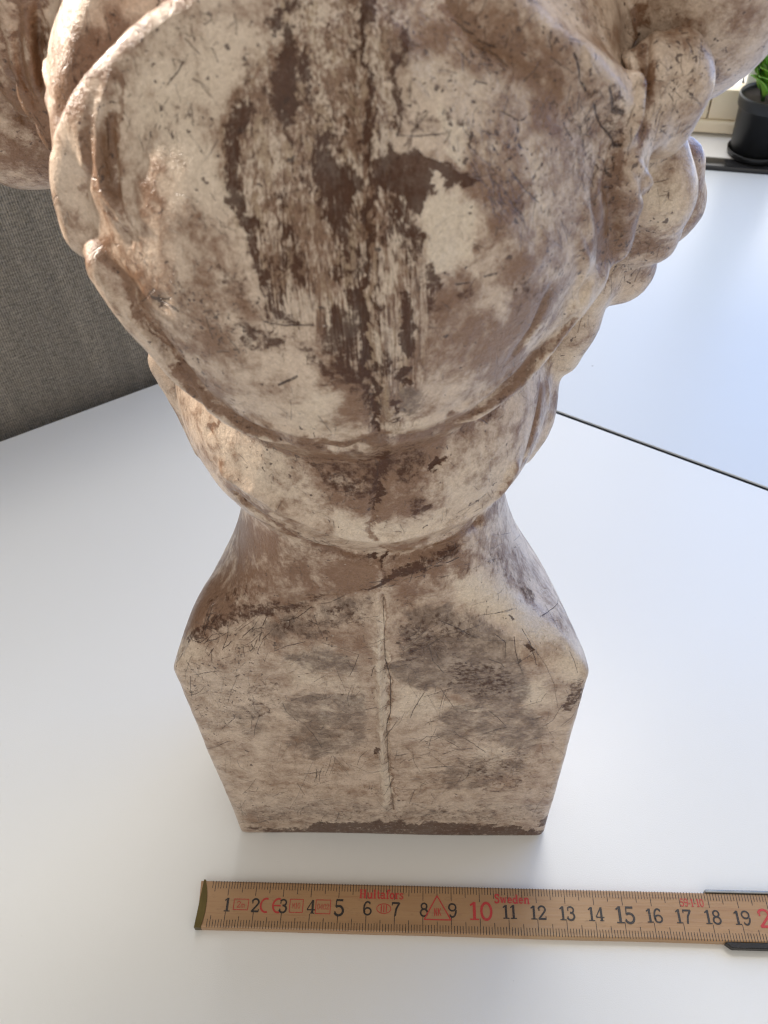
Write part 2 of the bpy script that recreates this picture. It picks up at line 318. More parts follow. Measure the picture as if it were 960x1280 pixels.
def fields(lobes, head_lobes2=()):
    X, Y, Z = grid()
    # base block, rounded, with the neck flaring into shoulders cut off by the block's planes
    wob = 0.05 * np.sin(Z * 0.9 + X * 0.7) + 0.03 * np.sin(Z * 2.1 + 1.0)
    bx = np.abs(X - 0.02) - 5.80 - 0.02 * Z / 6 + np.where(X > 0, 0.145, 0.05) * np.maximum(Y - 1.0, 0); by = np.abs(Y - 3.6) - 3.6 - wob * 0.5; bz = -Z + 0.0
    bx, by, bz = bx + 0.28, by + 0.28, bz + 0.16
    blk = np.sqrt(np.maximum(bx, 0) ** 2 + np.maximum(by, 0) ** 2 + np.maximum(bz, 0) ** 2) + np.minimum(np.maximum(np.maximum(bx, by), bz), 0) - 0.24
    blk = np.maximum(blk, -Z)
    z = Z + 0.5 * np.minimum(Y, 7.5)
    w = 3.6 + SH[0] * np.exp(-(z - 12.5) / SH[1])
    r = np.sqrt((X * np.where(X > 0, 1.12, 1.035)) ** 2 + ((Y - 4.4) * 1.0) ** 2)
    neck = (r - w) * 0.62
    neck = smin(neck, ell(X, Y, Z, (-4.65, 1.2, 11.2), (1.5, 2.1, 1.6)), 0.7); neck = smin(neck, ell(X, Y, Z, (4.7, 1.0, 10.9), (1.4, 1.9, 1.5)), 0.7)   # rounded shoulder corners
    base = smax(blk, neck, 1.55)
    nk = np.maximum((r - 3.5) * 0.9, Z - 24)
    base = np.minimum(base, smax(nk, -Z + 10.0, 0.3)); base = np.maximum(base, Z - 22.0)
    # head
    tp = 1 - 0.03 * np.maximum(0, 24.0 - Z)          # the skull narrows towards the nape
    head = ell(X / tp, Y, Z, *HEAD) * 0.93
    nape = ell(X, Y, Z, *NAPE)
    head = smin(head, nape, 0.22)
    # face side (never in the picture, kept simple)
    head = smin(head, ell(X, Y, Z, (0, 9.6, 19.6), (4.6, 3.6, 5.4)), 0.8)
    head = smin(head, ell(X, Y, Z, (-0.1, 8.4, 24.2), (6.1, 4.8, 5.6)), 0.8)
    for c, rr in (((0, 13.0, 19.6), (0.55, 0.7, 1.2)), ((0, 12.4, 15.8), (1.3, 0.9, 1.0)), ((1.9, 12.2, 21.4), (1.3, 0.7, 0.4)), ((-1.9, 12.2, 21.4), (1.3, 0.7, 0.4))):
        head = smin(head, ell(X, Y, Z, c, rr), 0.5)
    for pts, rad, k, sg in lobes:
        add_local(head, pts, rad, k, sg)
    return base, head
SH = (3.75, 1.8)
HEAD = ((-0.3, 5.5, 23.7), (5.75, 6.8, 6.5))
NAPE = ((-0.2, 4.6, 18.3), (4.65, 4.55, 4.2))
def surface_nets(F):
    """plain surface nets: one vertex in every cell the surface crosses, one quad across every grid edge it crosses"""
    nx, ny, nz = F.shape; S = F < 0
    c = S[:-1, :-1, :-1].astype(np.int8)
    for dx in (0, 1):
        for dy in (0, 1):
            for dz in (0, 1):
                if dx + dy + dz: c = c + S[dx:nx - 1 + dx, dy:ny - 1 + dy, dz:nz - 1 + dz]
    act = (c > 0) & (c < 8)
    I = np.argwhere(act); idx = np.full(act.shape, -1, np.int32); idx[act] = np.arange(len(I))
    acc = np.zeros((len(I), 3)); cnt = np.zeros(len(I))
    corners = [(a, b, d) for a in (0, 1) for b in (0, 1) for d in (0, 1)]
    V = {q: F[I[:, 0] + q[0], I[:, 1] + q[1], I[:, 2] + q[2]] for q in corners}
    for q in corners:
        for ax in range(3):
            if q[ax] == 0:
                r = list(q); r[ax] = 1; a = V[q]; b = V[tuple(r)]
                m = (a < 0) != (b < 0)
                t = np.where(m, a / np.where(m, a - b, 1), 0)
                p = np.tile(np.array(q, float), (len(I), 1)); p[:, ax] += t
                acc += p * m[:, None]; cnt += m
    P = G0 + GS * (I + acc / cnt[:, None])
    quads = []
    for ax in range(3):
        b, cc = [(1, 2), (2, 0), (0, 1)][ax]
        sl = [slice(1, -1)] * 3
        sh = [slice(1, -1)] * 3; sl[ax] = slice(0, -1); sh[ax] = slice(1, None)
        A = S[tuple(sl)]; B = S[tuple(sh)]
        E = np.argwhere(A != B); off = np.array([1, 1, 1]); off[ax] = 0
        E = E + off; flip = S[E[:, 0], E[:, 1], E[:, 2]]
        def cell(db, dc):
            q = E.copy(); q[:, b] -= db; q[:, cc] -= dc
            q = np.minimum(q, np.array(act.shape) - 1)
            return idx[q[:, 0], q[:, 1], q[:, 2]]
        Q = np.stack([cell(1, 1), cell(0, 1), cell(0, 0), cell(1, 0)], 1)
        Q[~flip] = Q[~flip][:, ::-1]
        quads.append(Q)
    Q = np.concatenate(quads); Q = Q[(Q >= 0).all(1)]
    return P, Q

LOBES = [[[[-7.7,7.5,26.98],[-7.85,7.61,26.27],[-8.0,7.72,25.56],[-8.14,7.8,24.92],[-8.25,7.82,24.37],[-8.34,7.81,23.9],[-8.4,7.8,23.51],[-8.4,7.8,23.24],[-8.37,7.8,23.04],
  [-8.33,7.8,22.84]],[1.5,1.606,1.711,1.75,1.683,1.55,1.4,1.244,1.072,0.9],0.3,1],[[[-5.23,4.6,27.88],[-5.49,4.75,27.52],[-5.75,4.9,27.16],[-5.96,5.0,26.81],[-6.09,5.03,26.48],
  [-6.18,5.01,26.16],[-6.24,5.0,25.86],[-6.27,5.01,25.54],[-6.27,5.01,25.24],[-6.26,5.0,24.96],[-6.24,4.95,24.73],[-6.21,4.87,24.53],[-6.18,4.8,24.33]],
  [1.0,0.903,0.805,0.72,0.656,0.604,0.55,0.487,0.422,0.36,0.304,0.252,0.2],0.2,1],[[[-6.3,5.6,27.67],[-6.53,5.67,27.25],[-6.76,5.75,26.84],[-6.94,5.8,26.46],[-7.03,5.82,26.14],
  [-7.08,5.82,25.86],[-7.07,5.8,25.6],[-7.0,5.75,25.35],[-6.88,5.67,25.12],[-6.76,5.6,24.89]],[0.9,0.833,0.767,0.7,0.631,0.563,0.5,0.446,0.398,0.35],0.2,1],[[[-0.39,1.17,28.19],
  [-0.69,1.06,28.07],[-1.0,0.95,27.94],[-1.29,0.87,27.83],[-1.57,0.81,27.75],[-1.84,0.78,27.68],[-2.12,0.77,27.6],[-2.39,0.79,27.49],[-2.67,0.82,27.36],[-2.95,0.87,27.21],[-3.23,0.94,27.01],
  [-3.5,1.02,26.78],[-3.75,1.09,26.54],[-3.95,1.14,26.31],[-4.12,1.17,26.07],[-4.27,1.2,25.82],[-4.4,1.23,25.57],[-4.5,1.25,25.32],[-4.58,1.26,25.06],[-4.63,1.25,24.8],[-4.67,1.24,24.53],
  [-4.7,1.23,24.27]],[0.5,0.507,0.515,0.52,0.523,0.524,0.52,0.51,0.495,0.48,0.466,0.452,0.44,0.433,0.427,0.42,0.408,0.394,0.38,0.367,0.353,0.34],0.45,1],[[[-3.33,0.87,26.93],
  [-3.44,0.85,26.76],[-3.55,0.83,26.59],[-3.64,0.8,26.42],[-3.71,0.76,26.24],[-3.76,0.71,26.05],[-3.79,0.66,25.87],[-3.81,0.61,25.7],[-3.82,0.55,25.54],[-3.79,0.48,25.4],[-3.72,0.38,25.3],
  [-3.62,0.26,25.22],[-3.53,0.14,25.14]],[0.3,0.293,0.287,0.28,0.274,0.268,0.26,0.248,0.234,0.22,0.207,0.193,0.18],0.22,1],[[[-2.53,1.37,28.29],[-2.81,1.37,28.08],[-3.08,1.36,27.87],
  [-3.34,1.38,27.66],[-3.57,1.42,27.45],[-3.79,1.47,27.25],[-3.98,1.53,27.05],[-4.16,1.57,26.84],[-4.32,1.62,26.64],[-4.47,1.69,26.44],[-4.61,1.78,26.26],[-4.74,1.88,26.07],
  [-4.87,1.99,25.89]],[0.75,0.717,0.683,0.65,0.618,0.586,0.55,0.51,0.467,0.42,0.366,0.308,0.25],0.35,-1],[[[-4.12,0.57,24.03],[-4.01,0.47,23.83],[-3.91,0.38,23.62],[-3.8,0.29,23.41],
  [-3.7,0.22,23.18],[-3.6,0.16,22.95],[-3.48,0.12,22.67],[-3.33,0.08,22.34],[-3.16,0.06,21.97],[-2.95,0.04,21.62],[-2.72,0.04,21.29],[-2.47,0.05,20.99],[-2.17,0.0,20.8],[-1.8,-0.16,20.77],
  [-1.4,-0.38,20.85],[-1.0,-0.61,20.93]],[0.42,0.407,0.395,0.38,0.363,0.344,0.32,0.287,0.25,0.22,0.202,0.191,0.18,0.167,0.153,0.14],0.25,1],[[[-5.03,4.4,19.03],[-4.89,4.3,18.59],
  [-4.76,4.2,18.15],[-4.64,4.1,17.73],[-4.56,4.0,17.34],[-4.5,3.9,16.97],[-4.44,3.8,16.6]],[0.5,0.473,0.447,0.42,0.393,0.367,0.34],0.2,1],[[[6.41,5.2,27.75],[6.35,5.29,27.3],
  [6.3,5.39,26.86],[6.25,5.5,26.46],[6.23,5.65,26.13],[6.21,5.83,25.84],[6.2,6.0,25.56]],[1.9,1.881,1.861,1.8,1.668,1.494,1.32],0.3,1],[[[5.58,3.2,26.18],[5.6,3.16,26.07],[5.62,3.11,25.95],
  [5.64,3.1,25.81],[5.65,3.14,25.62],[5.66,3.22,25.41],[5.67,3.3,25.22],[5.67,3.37,25.06],[5.66,3.43,24.92],[5.66,3.5,24.77]],[0.44,0.502,0.564,0.6,0.594,0.561,0.52,0.473,0.416,0.36],
  0.08,1],[[[5.14,3.1,26.28],[5.11,2.99,26.19],[5.08,2.88,26.09],[5.08,2.8,25.96],[5.11,2.77,25.76],[5.16,2.77,25.52],[5.21,2.8,25.3],[5.26,2.85,25.13],[5.31,2.93,25.0],[5.36,3.0,24.86]],
  [0.32,0.35,0.381,0.4,0.405,0.399,0.38,0.345,0.297,0.25],0.08,1],[[[2.07,1.63,28.0],[2.21,1.49,27.79],[2.36,1.36,27.58],[2.54,1.28,27.37],[2.78,1.28,27.17],[3.05,1.35,26.97],
  [3.33,1.46,26.74],[3.63,1.67,26.48],[3.95,1.93,26.2],[4.22,2.14,25.92],[4.41,2.27,25.64],[4.56,2.35,25.36],[4.66,2.4,25.07],[4.71,2.41,24.79],[4.72,2.38,24.51],[4.74,2.39,24.2],
  [4.77,2.47,23.85],[4.81,2.57,23.47],[4.85,2.68,23.08]],[0.5,0.501,0.501,0.5,0.493,0.484,0.48,0.486,0.497,0.5,0.485,0.462,0.45,0.463,0.487,0.5,0.491,0.47,0.45],0.3,1],[[[5.81,8.37,26.37],
  [5.88,8.27,25.94],[5.96,8.18,25.5],[5.93,7.73,25.21],[5.72,6.54,25.21],[5.41,5.0,25.37],[5.2,3.89,25.41],[5.18,3.64,25.2],[5.26,3.82,24.88],[5.34,4.0,24.56]],
  [0.34,0.327,0.313,0.3,0.287,0.275,0.26,0.241,0.221,0.2],0.25,-1],[[[5.33,4.0,24.18],[5.38,4.03,23.9],[5.43,4.05,23.62],[5.47,4.1,23.31],[5.51,4.19,22.98],[5.55,4.29,22.62],
  [5.58,4.4,22.26]],[0.4,0.47,0.539,0.58,0.573,0.536,0.5],0.14,1],[[[5.93,4.3,24.06],[5.97,4.25,23.8],[6.01,4.2,23.54],[6.05,4.2,23.25],[6.08,4.27,22.89],[6.11,4.39,22.5],[6.14,4.5,22.1]],
  [0.42,0.529,0.639,0.7,0.682,0.616,0.55],0.07,1],[[[7.19,7.2,22.38],[7.26,7.27,22.0],[7.32,7.35,21.62],[7.34,7.4,21.28],[7.26,7.41,20.99],[7.12,7.41,20.74],[6.99,7.4,20.49]],
  [0.6,0.66,0.72,0.74,0.693,0.607,0.52],0.1,1],[[[5.55,4.6,21.96],[5.68,4.75,21.67],[5.82,4.9,21.37],[5.9,5.0,21.12],[5.88,5.03,20.95],[5.81,5.01,20.83],[5.74,5.0,20.71]],
  [0.5,0.549,0.598,0.62,0.598,0.549,0.5],0.12,1],[[[4.95,4.4,21.11],[4.87,4.44,20.72],[4.78,4.47,20.34],[4.7,4.5,19.97],[4.64,4.51,19.65],[4.57,4.5,19.35],[4.51,4.5,19.05]],
  [0.6,0.633,0.665,0.68,0.665,0.633,0.6],0.25,1],[[[4.13,4.2,18.31],[4.1,4.14,18.01],[4.06,4.08,17.72],[4.0,4.0,17.44],[3.92,3.88,17.19],[3.81,3.74,16.95],[3.71,3.6,16.71]],
  [0.5,0.551,0.601,0.62,0.585,0.517,0.45],0.15,1],[[[4.41,2.09,22.68],[4.2,1.91,22.37],[3.99,1.73,22.06],[3.78,1.56,21.77],[3.59,1.43,21.49],[3.41,1.31,21.23],[3.18,1.15,21.02],
  [2.89,0.92,20.9],[2.55,0.65,20.82],[2.21,0.39,20.75]],[0.4,0.365,0.33,0.3,0.276,0.257,0.24,0.225,0.213,0.2],0.3,1],[[[-7.7,7.5,26.98],[-4.24,7.6,27.08]],[1.23,1.5],0.5,1],
  [[[-8.14,7.8,24.92],[-4.48,7.6,25.02]],[1.4349999999999998,1.75],0.5,1],[[[-8.4,7.8,23.51],[-4.62,7.6,23.61]],[1.148,1.4],0.5,1],[[[-8.33,7.8,22.84],[-4.58,7.6,22.94]],[0.738,1.2],0.5,1],
  [[[-5.23,4.6,27.88],[-2.88,7.6,27.98]],[0.82,1.2],0.5,1],[[[-5.96,5.0,26.81],[-3.28,7.6,26.91]],[0.5903999999999999,1.2],0.5,1],[[[-6.24,5.0,25.86],[-3.43,7.6,25.96]],[0.451,1.2],0.5,1],
  [[[-6.26,5.0,24.96],[-3.44,7.6,25.06]],[0.29519999999999996,1.2],0.5,1],[[[-6.18,4.8,24.33],[-3.4,7.6,24.43]],[0.164,1.2],0.5,1],[[[-6.3,5.6,27.67],[-3.47,7.6,27.77]],[0.738,1.2],0.5,1],
  [[[-6.94,5.8,26.46],[-3.82,7.6,26.56]],[0.574,1.2],0.5,1],[[[-7.07,5.8,25.6],[-3.89,7.6,25.7]],[0.41,1.2],0.5,1],[[[-6.76,5.6,24.89],[-3.72,7.6,24.99]],[0.287,1.2],0.5,1],
  [[[6.41,5.2,27.75],[3.53,7.6,27.85]],[1.5579999999999998,1.9],0.5,1],[[[6.25,5.5,26.46],[3.44,7.6,26.56]],[1.476,1.8],0.5,1],[[[6.2,6.0,25.56],[3.41,7.6,25.66]],[1.0824,1.32],0.5,1],
  [[[5.66,3.5,24.77],[3.11,7.6,24.87]],[0.29519999999999996,1.2],0.5,1],[[[5.33,4.0,24.18],[2.93,7.6,24.28]],[0.328,1.2],0.5,1],[[[5.47,4.1,23.31],[3.01,7.6,23.41]],[0.4755999999999999,1.2],
  0.5,1],[[[5.58,4.4,22.26],[3.07,7.6,22.36]],[0.41,1.2],0.5,1],[[[5.93,4.3,24.06],[3.26,7.6,24.16]],[0.3444,1.2],0.5,1],[[[6.05,4.2,23.25],[3.33,7.6,23.35]],[0.574,1.2],0.5,1],
  [[[6.14,4.5,22.1],[3.38,7.6,22.2]],[0.451,1.2],0.5,1],[[[7.19,7.2,22.38],[3.95,7.6,22.48]],[0.49199999999999994,1.2],0.5,1],[[[7.34,7.4,21.28],[4.04,7.6,21.38]],[0.6068,1.2],0.5,1],
  [[[6.99,7.4,20.49],[3.84,7.6,20.59]],[0.4264,1.2],0.5,1],[[[5.55,4.6,21.96],[3.05,7.6,22.06]],[0.41,1.2],0.5,1],[[[5.9,5.0,21.12],[3.25,7.6,21.22]],[0.5084,1.2],0.5,1],[[[5.74,5.0,20.71],
  [3.16,7.6,20.81]],[0.41,1.2],0.5,1],[[[4.95,4.4,21.11],[2.72,7.6,21.21]],[0.49199999999999994,1.2],0.5,1],[[[4.7,4.5,19.97],[2.59,7.6,20.07]],[0.5576,1.2],0.5,1]]
RELIEF = [[0.13,-0.07,[[0.31,0.53,27.97],[0.38,-0.18,27.11],[0.39,-0.67,26.22],[0.38,-1.04,25.32],[0.31,-1.14,24.3],[0.38,-1.28,23.34],[0.42,-0.79,21.42]]],[0.1,0.035,[[0.5,0.42,27.9],
  [0.56,-0.17,27.1],[0.58,-0.67,26.21],[0.54,-1.03,25.31],[0.52,-1.18,24.32],[0.65,-1.15,23.07],[0.66,-0.91,21.72]]],[0.12,-0.06,[[0.42,-0.31,20.47],[0.39,0.16,19.09],[0.16,0.03,18.23],
  [0.04,0.15,17.35]]],[0.07,-0.07,[[0.38,0.74,16.06],[0.3,0.64,15.34],[0.22,0.46,14.7]]],[0.075,0.15,[[0.06,0.38,14.6],[0.05,0.14,13.09],[0.03,0.02,11.01],[-0.02,0.04,8.95],
  [-0.07,0.03,6.32],[-0.04,0.02,2.42]]],[0.45,-0.1,[[-5.46,0.41,12.19],[-3.65,0.52,13.14],[-1.82,0.38,14.01],[-0.55,0.38,14.46],[0.26,0.39,14.59],[1.89,0.52,13.93],[3.16,0.61,13.29]]],
  [0.05,-0.07,[[0.22,0.39,14.53],[0.22,0.04,12.47],[0.27,0.04,10.72],[0.19,0.04,8.95],[0.09,0.04,7.93],[0.12,0.03,5.75],[0.19,0.03,2.41]]],[0.16,-0.09,[[-3.23,-0.19,22.73],
  [-2.83,-0.2,21.63],[-2.26,-0.2,21.02],[-1.56,-0.44,20.86],[-0.74,-0.45,20.61],[-0.22,-0.33,20.36],[0.37,-0.68,21.02],[0.96,-0.32,20.72],[1.74,0.15,20.51],[2.43,0.28,20.94],
  [3.14,0.89,21.23],[3.75,1.24,21.73],[4.11,1.49,22.09]]],[0.12,0.05,[[-2.15,-0.45,21.48],[-1.47,-0.66,21.35],[-0.65,-0.8,21.25],[-0.2,-0.69,21.0]]],[0.14,0.05,[[-0.06,-0.8,21.24],
  [0.39,-0.79,21.42]]],[0.14,0.05,[[0.82,-0.68,21.3],[1.71,-0.33,21.25],[2.4,0.17,21.34],[3.08,0.64,21.72]]],[0.2,0.1,[[-3.14,1.11,18.45],[-2.46,0.65,18.3],[-1.57,0.29,17.96],
  [-0.71,0.16,17.5],[0.17,0.26,17.1],[1.08,0.39,17.12],[2.1,0.76,17.2],[2.96,1.47,17.32],[3.29,1.6,17.98]]],[0.16,-0.12,[[-2.98,1.01,17.66],[-2.28,0.76,17.11],[-1.44,0.86,16.16],
  [-0.47,0.65,15.93],[0.3,0.62,15.84],[1.46,0.88,15.83],[2.68,1.79,15.82],[3.39,1.83,17.02]]],[0.1,0.12,[[4.59,4.1,26.85],[4.9,4.14,26.2],[4.62,2.05,26.26],[4.63,1.83,25.72],
  [4.61,1.83,25.2]]],[0.1,-0.13,[[5.0,4.0,26.81],[4.89,2.83,26.46],[4.89,2.34,25.89],[4.9,2.1,25.34]]],[0.09,0.1,[[3.85,0.86,24.23],[4.13,1.25,23.29],[4.11,1.48,22.25]]],
  [0.08,0.08,[[4.77,1.96,25.07],[5.16,2.21,24.51],[5.71,3.53,22.89]]],[0.06,-0.07,[[-3.75,0.14,25.34],[-3.6,-0.09,25.13],[-3.4,-0.09,24.78]]],[0.1,-0.08,[[-3.86,0.52,26.24],
  [-3.98,0.4,25.81],[-4.32,0.75,25.11]]],[0.3,-0.05,[[-2.62,0.3,26.99],[-2.99,0.21,26.36],[-3.02,-0.08,25.77]]],[0.12,0.1,[[-5.58,3.89,27.13],[-5.94,4.34,26.35],[-6.1,4.48,25.61],
  [-5.22,2.68,25.81]]],[0.1,-0.12,[[-5.69,3.89,27.13],[-6.15,4.37,26.21],[-6.36,4.48,25.47],[-6.24,4.62,24.81]]],[0.12,0.08,[[-5.19,3.88,27.12],[-5.7,4.49,26.16],[-5.28,3.02,26.01]]],
  [0.08,-0.1,[[-5.3,3.89,27.12],[-5.82,4.5,26.16],[-6.04,4.6,25.42]]],[0.1,-0.1,[[-6.34,4.38,26.48],[-6.61,4.58,25.58],[-7.42,6.27,24.14],[-4.72,0.99,25.87]]],[0.12,0.08,[[4.55,1.95,25.07],
  [4.8,1.97,24.64],[5.18,2.2,23.96]]],[0.1,-0.08,[[4.19,1.59,25.32],[4.14,1.24,24.81],[4.33,1.48,23.94]]],[0.14,0.08,[[3.9,0.99,24.8],[4.1,1.14,23.99],[4.21,1.59,22.91]]],
  [0.12,-0.07,[[3.45,0.39,23.53],[3.26,0.41,22.7],[2.86,0.15,22.19]]],[0.09,0.09,[[-3.24,0.4,27.06],[-3.54,0.53,26.5],[-3.69,0.4,25.95],[-3.72,0.29,25.49],[-3.46,-0.08,25.28]]],
  [0.16,-0.06,[[-4.22,0.52,24.51],[-3.83,0.12,24.08],[-3.38,-0.21,23.97]]],[0.2,0.06,[[0.73,0.4,27.8],[0.94,0.23,27.45],[1.15,-0.07,27.04]]],[0.3,0.07,[[2.09,-0.45,25.46],[2.94,-0.06,24.28],
  [3.35,0.38,24.44]]],[0.25,-0.05,[[1.61,-0.81,25.17],[2.27,-0.58,24.18]]],[0.1,-0.08,[[-3.09,0.42,26.98],[-3.42,0.53,26.41],[-3.52,0.32,25.89],[-3.5,0.18,25.45],[-3.29,-0.08,25.05]]],
  [0.06,0.035,[[-3.33,0.15,25.76],[-3.32,0.04,25.52],[-3.3,-0.09,25.26]]],[0.08,-0.07,[[-3.84,0.04,23.97],[-3.38,-0.2,23.41],[-3.04,-0.32,22.65],[-2.72,-0.22,21.64],[-1.93,-0.32,21.02]]],
  [0.07,0.06,[[-3.91,0.04,23.71],[-3.54,-0.19,23.07],[-3.19,-0.22,22.25],[-2.78,-0.19,21.38]]],[0.06,-0.07,[[-3.69,-0.09,23.66],[-3.4,-0.19,23.07],[-3.17,-0.19,22.19]]],
  [0.09,-0.08,[[-3.1,-0.19,22.0],[-3.02,-0.1,21.34],[-3.5,1.61,19.17]]],[0.12,-0.07,[[1.6,0.78,27.86],[2.04,0.63,27.44],[2.75,0.75,27.07],[3.28,0.88,26.62]]],[0.22,0.08,[[3.09,1.01,27.34],
  [3.75,1.22,26.88],[4.34,1.6,26.2],[4.71,1.86,25.45]]],[0.05,-0.04,[[3.5,1.12,27.08],[3.63,1.1,26.64],[3.82,1.25,26.29]]],[0.05,-0.035,[[3.85,1.37,26.18],[4.08,1.47,25.89],
  [4.54,1.85,25.32]]],[0.16,0.07,[[4.25,1.38,23.85],[4.35,1.74,22.81],[4.24,1.48,22.29]]],[0.12,-0.09,[[4.87,3.03,26.39],[4.83,2.31,25.91],[4.83,1.97,25.26]]],[0.14,-0.1,[[4.44,1.83,25.47],
  [4.46,1.73,24.69],[4.74,1.98,23.65],[4.98,2.2,23.03]]],[0.1,-0.05,[[5.05,2.2,25.02],[5.08,2.09,24.35],[5.67,3.65,22.68]]],[0.1,0.06,[[4.11,3.26,19.31],[4.26,3.16,18.67],
  [4.49,3.65,17.74]]],[0.1,-0.07,[[3.94,2.93,19.35],[3.86,2.3,18.45],[3.64,2.06,17.65]]],[0.06,-0.05,[[-3.23,-0.31,23.93],[-3.02,-0.46,23.87],[-2.74,-0.55,23.77]]],
  [0.05,-0.04,[[-3.17,-0.46,24.04],[-2.82,-0.57,24.06]]],[0.05,-0.04,[[-1.09,-1.16,22.77],[-0.85,-1.15,22.89]]],[0.05,-0.04,[[-1.25,-1.16,23.99],[-0.47,-1.29,24.05]]],
  [0.08,-0.06,[[1.38,0.41,19.11],[1.66,0.64,19.27]]],[0.06,-0.04,[[0.93,-1.03,22.73],[1.07,-1.03,22.73]]],[0.06,-0.05,[[0.03,0.67,16.02],[0.23,0.71,16.04]]],[0.04,-0.012,[[3.94,0.37,12.56],
  [4.32,0.28,12.32],[4.7,0.04,11.7],[5.1,0.04,9.96]]],[0.2,-0.05,[[-3.66,0.6,13.14],[-1.82,0.51,14.11],[-0.55,0.52,14.62]]]]
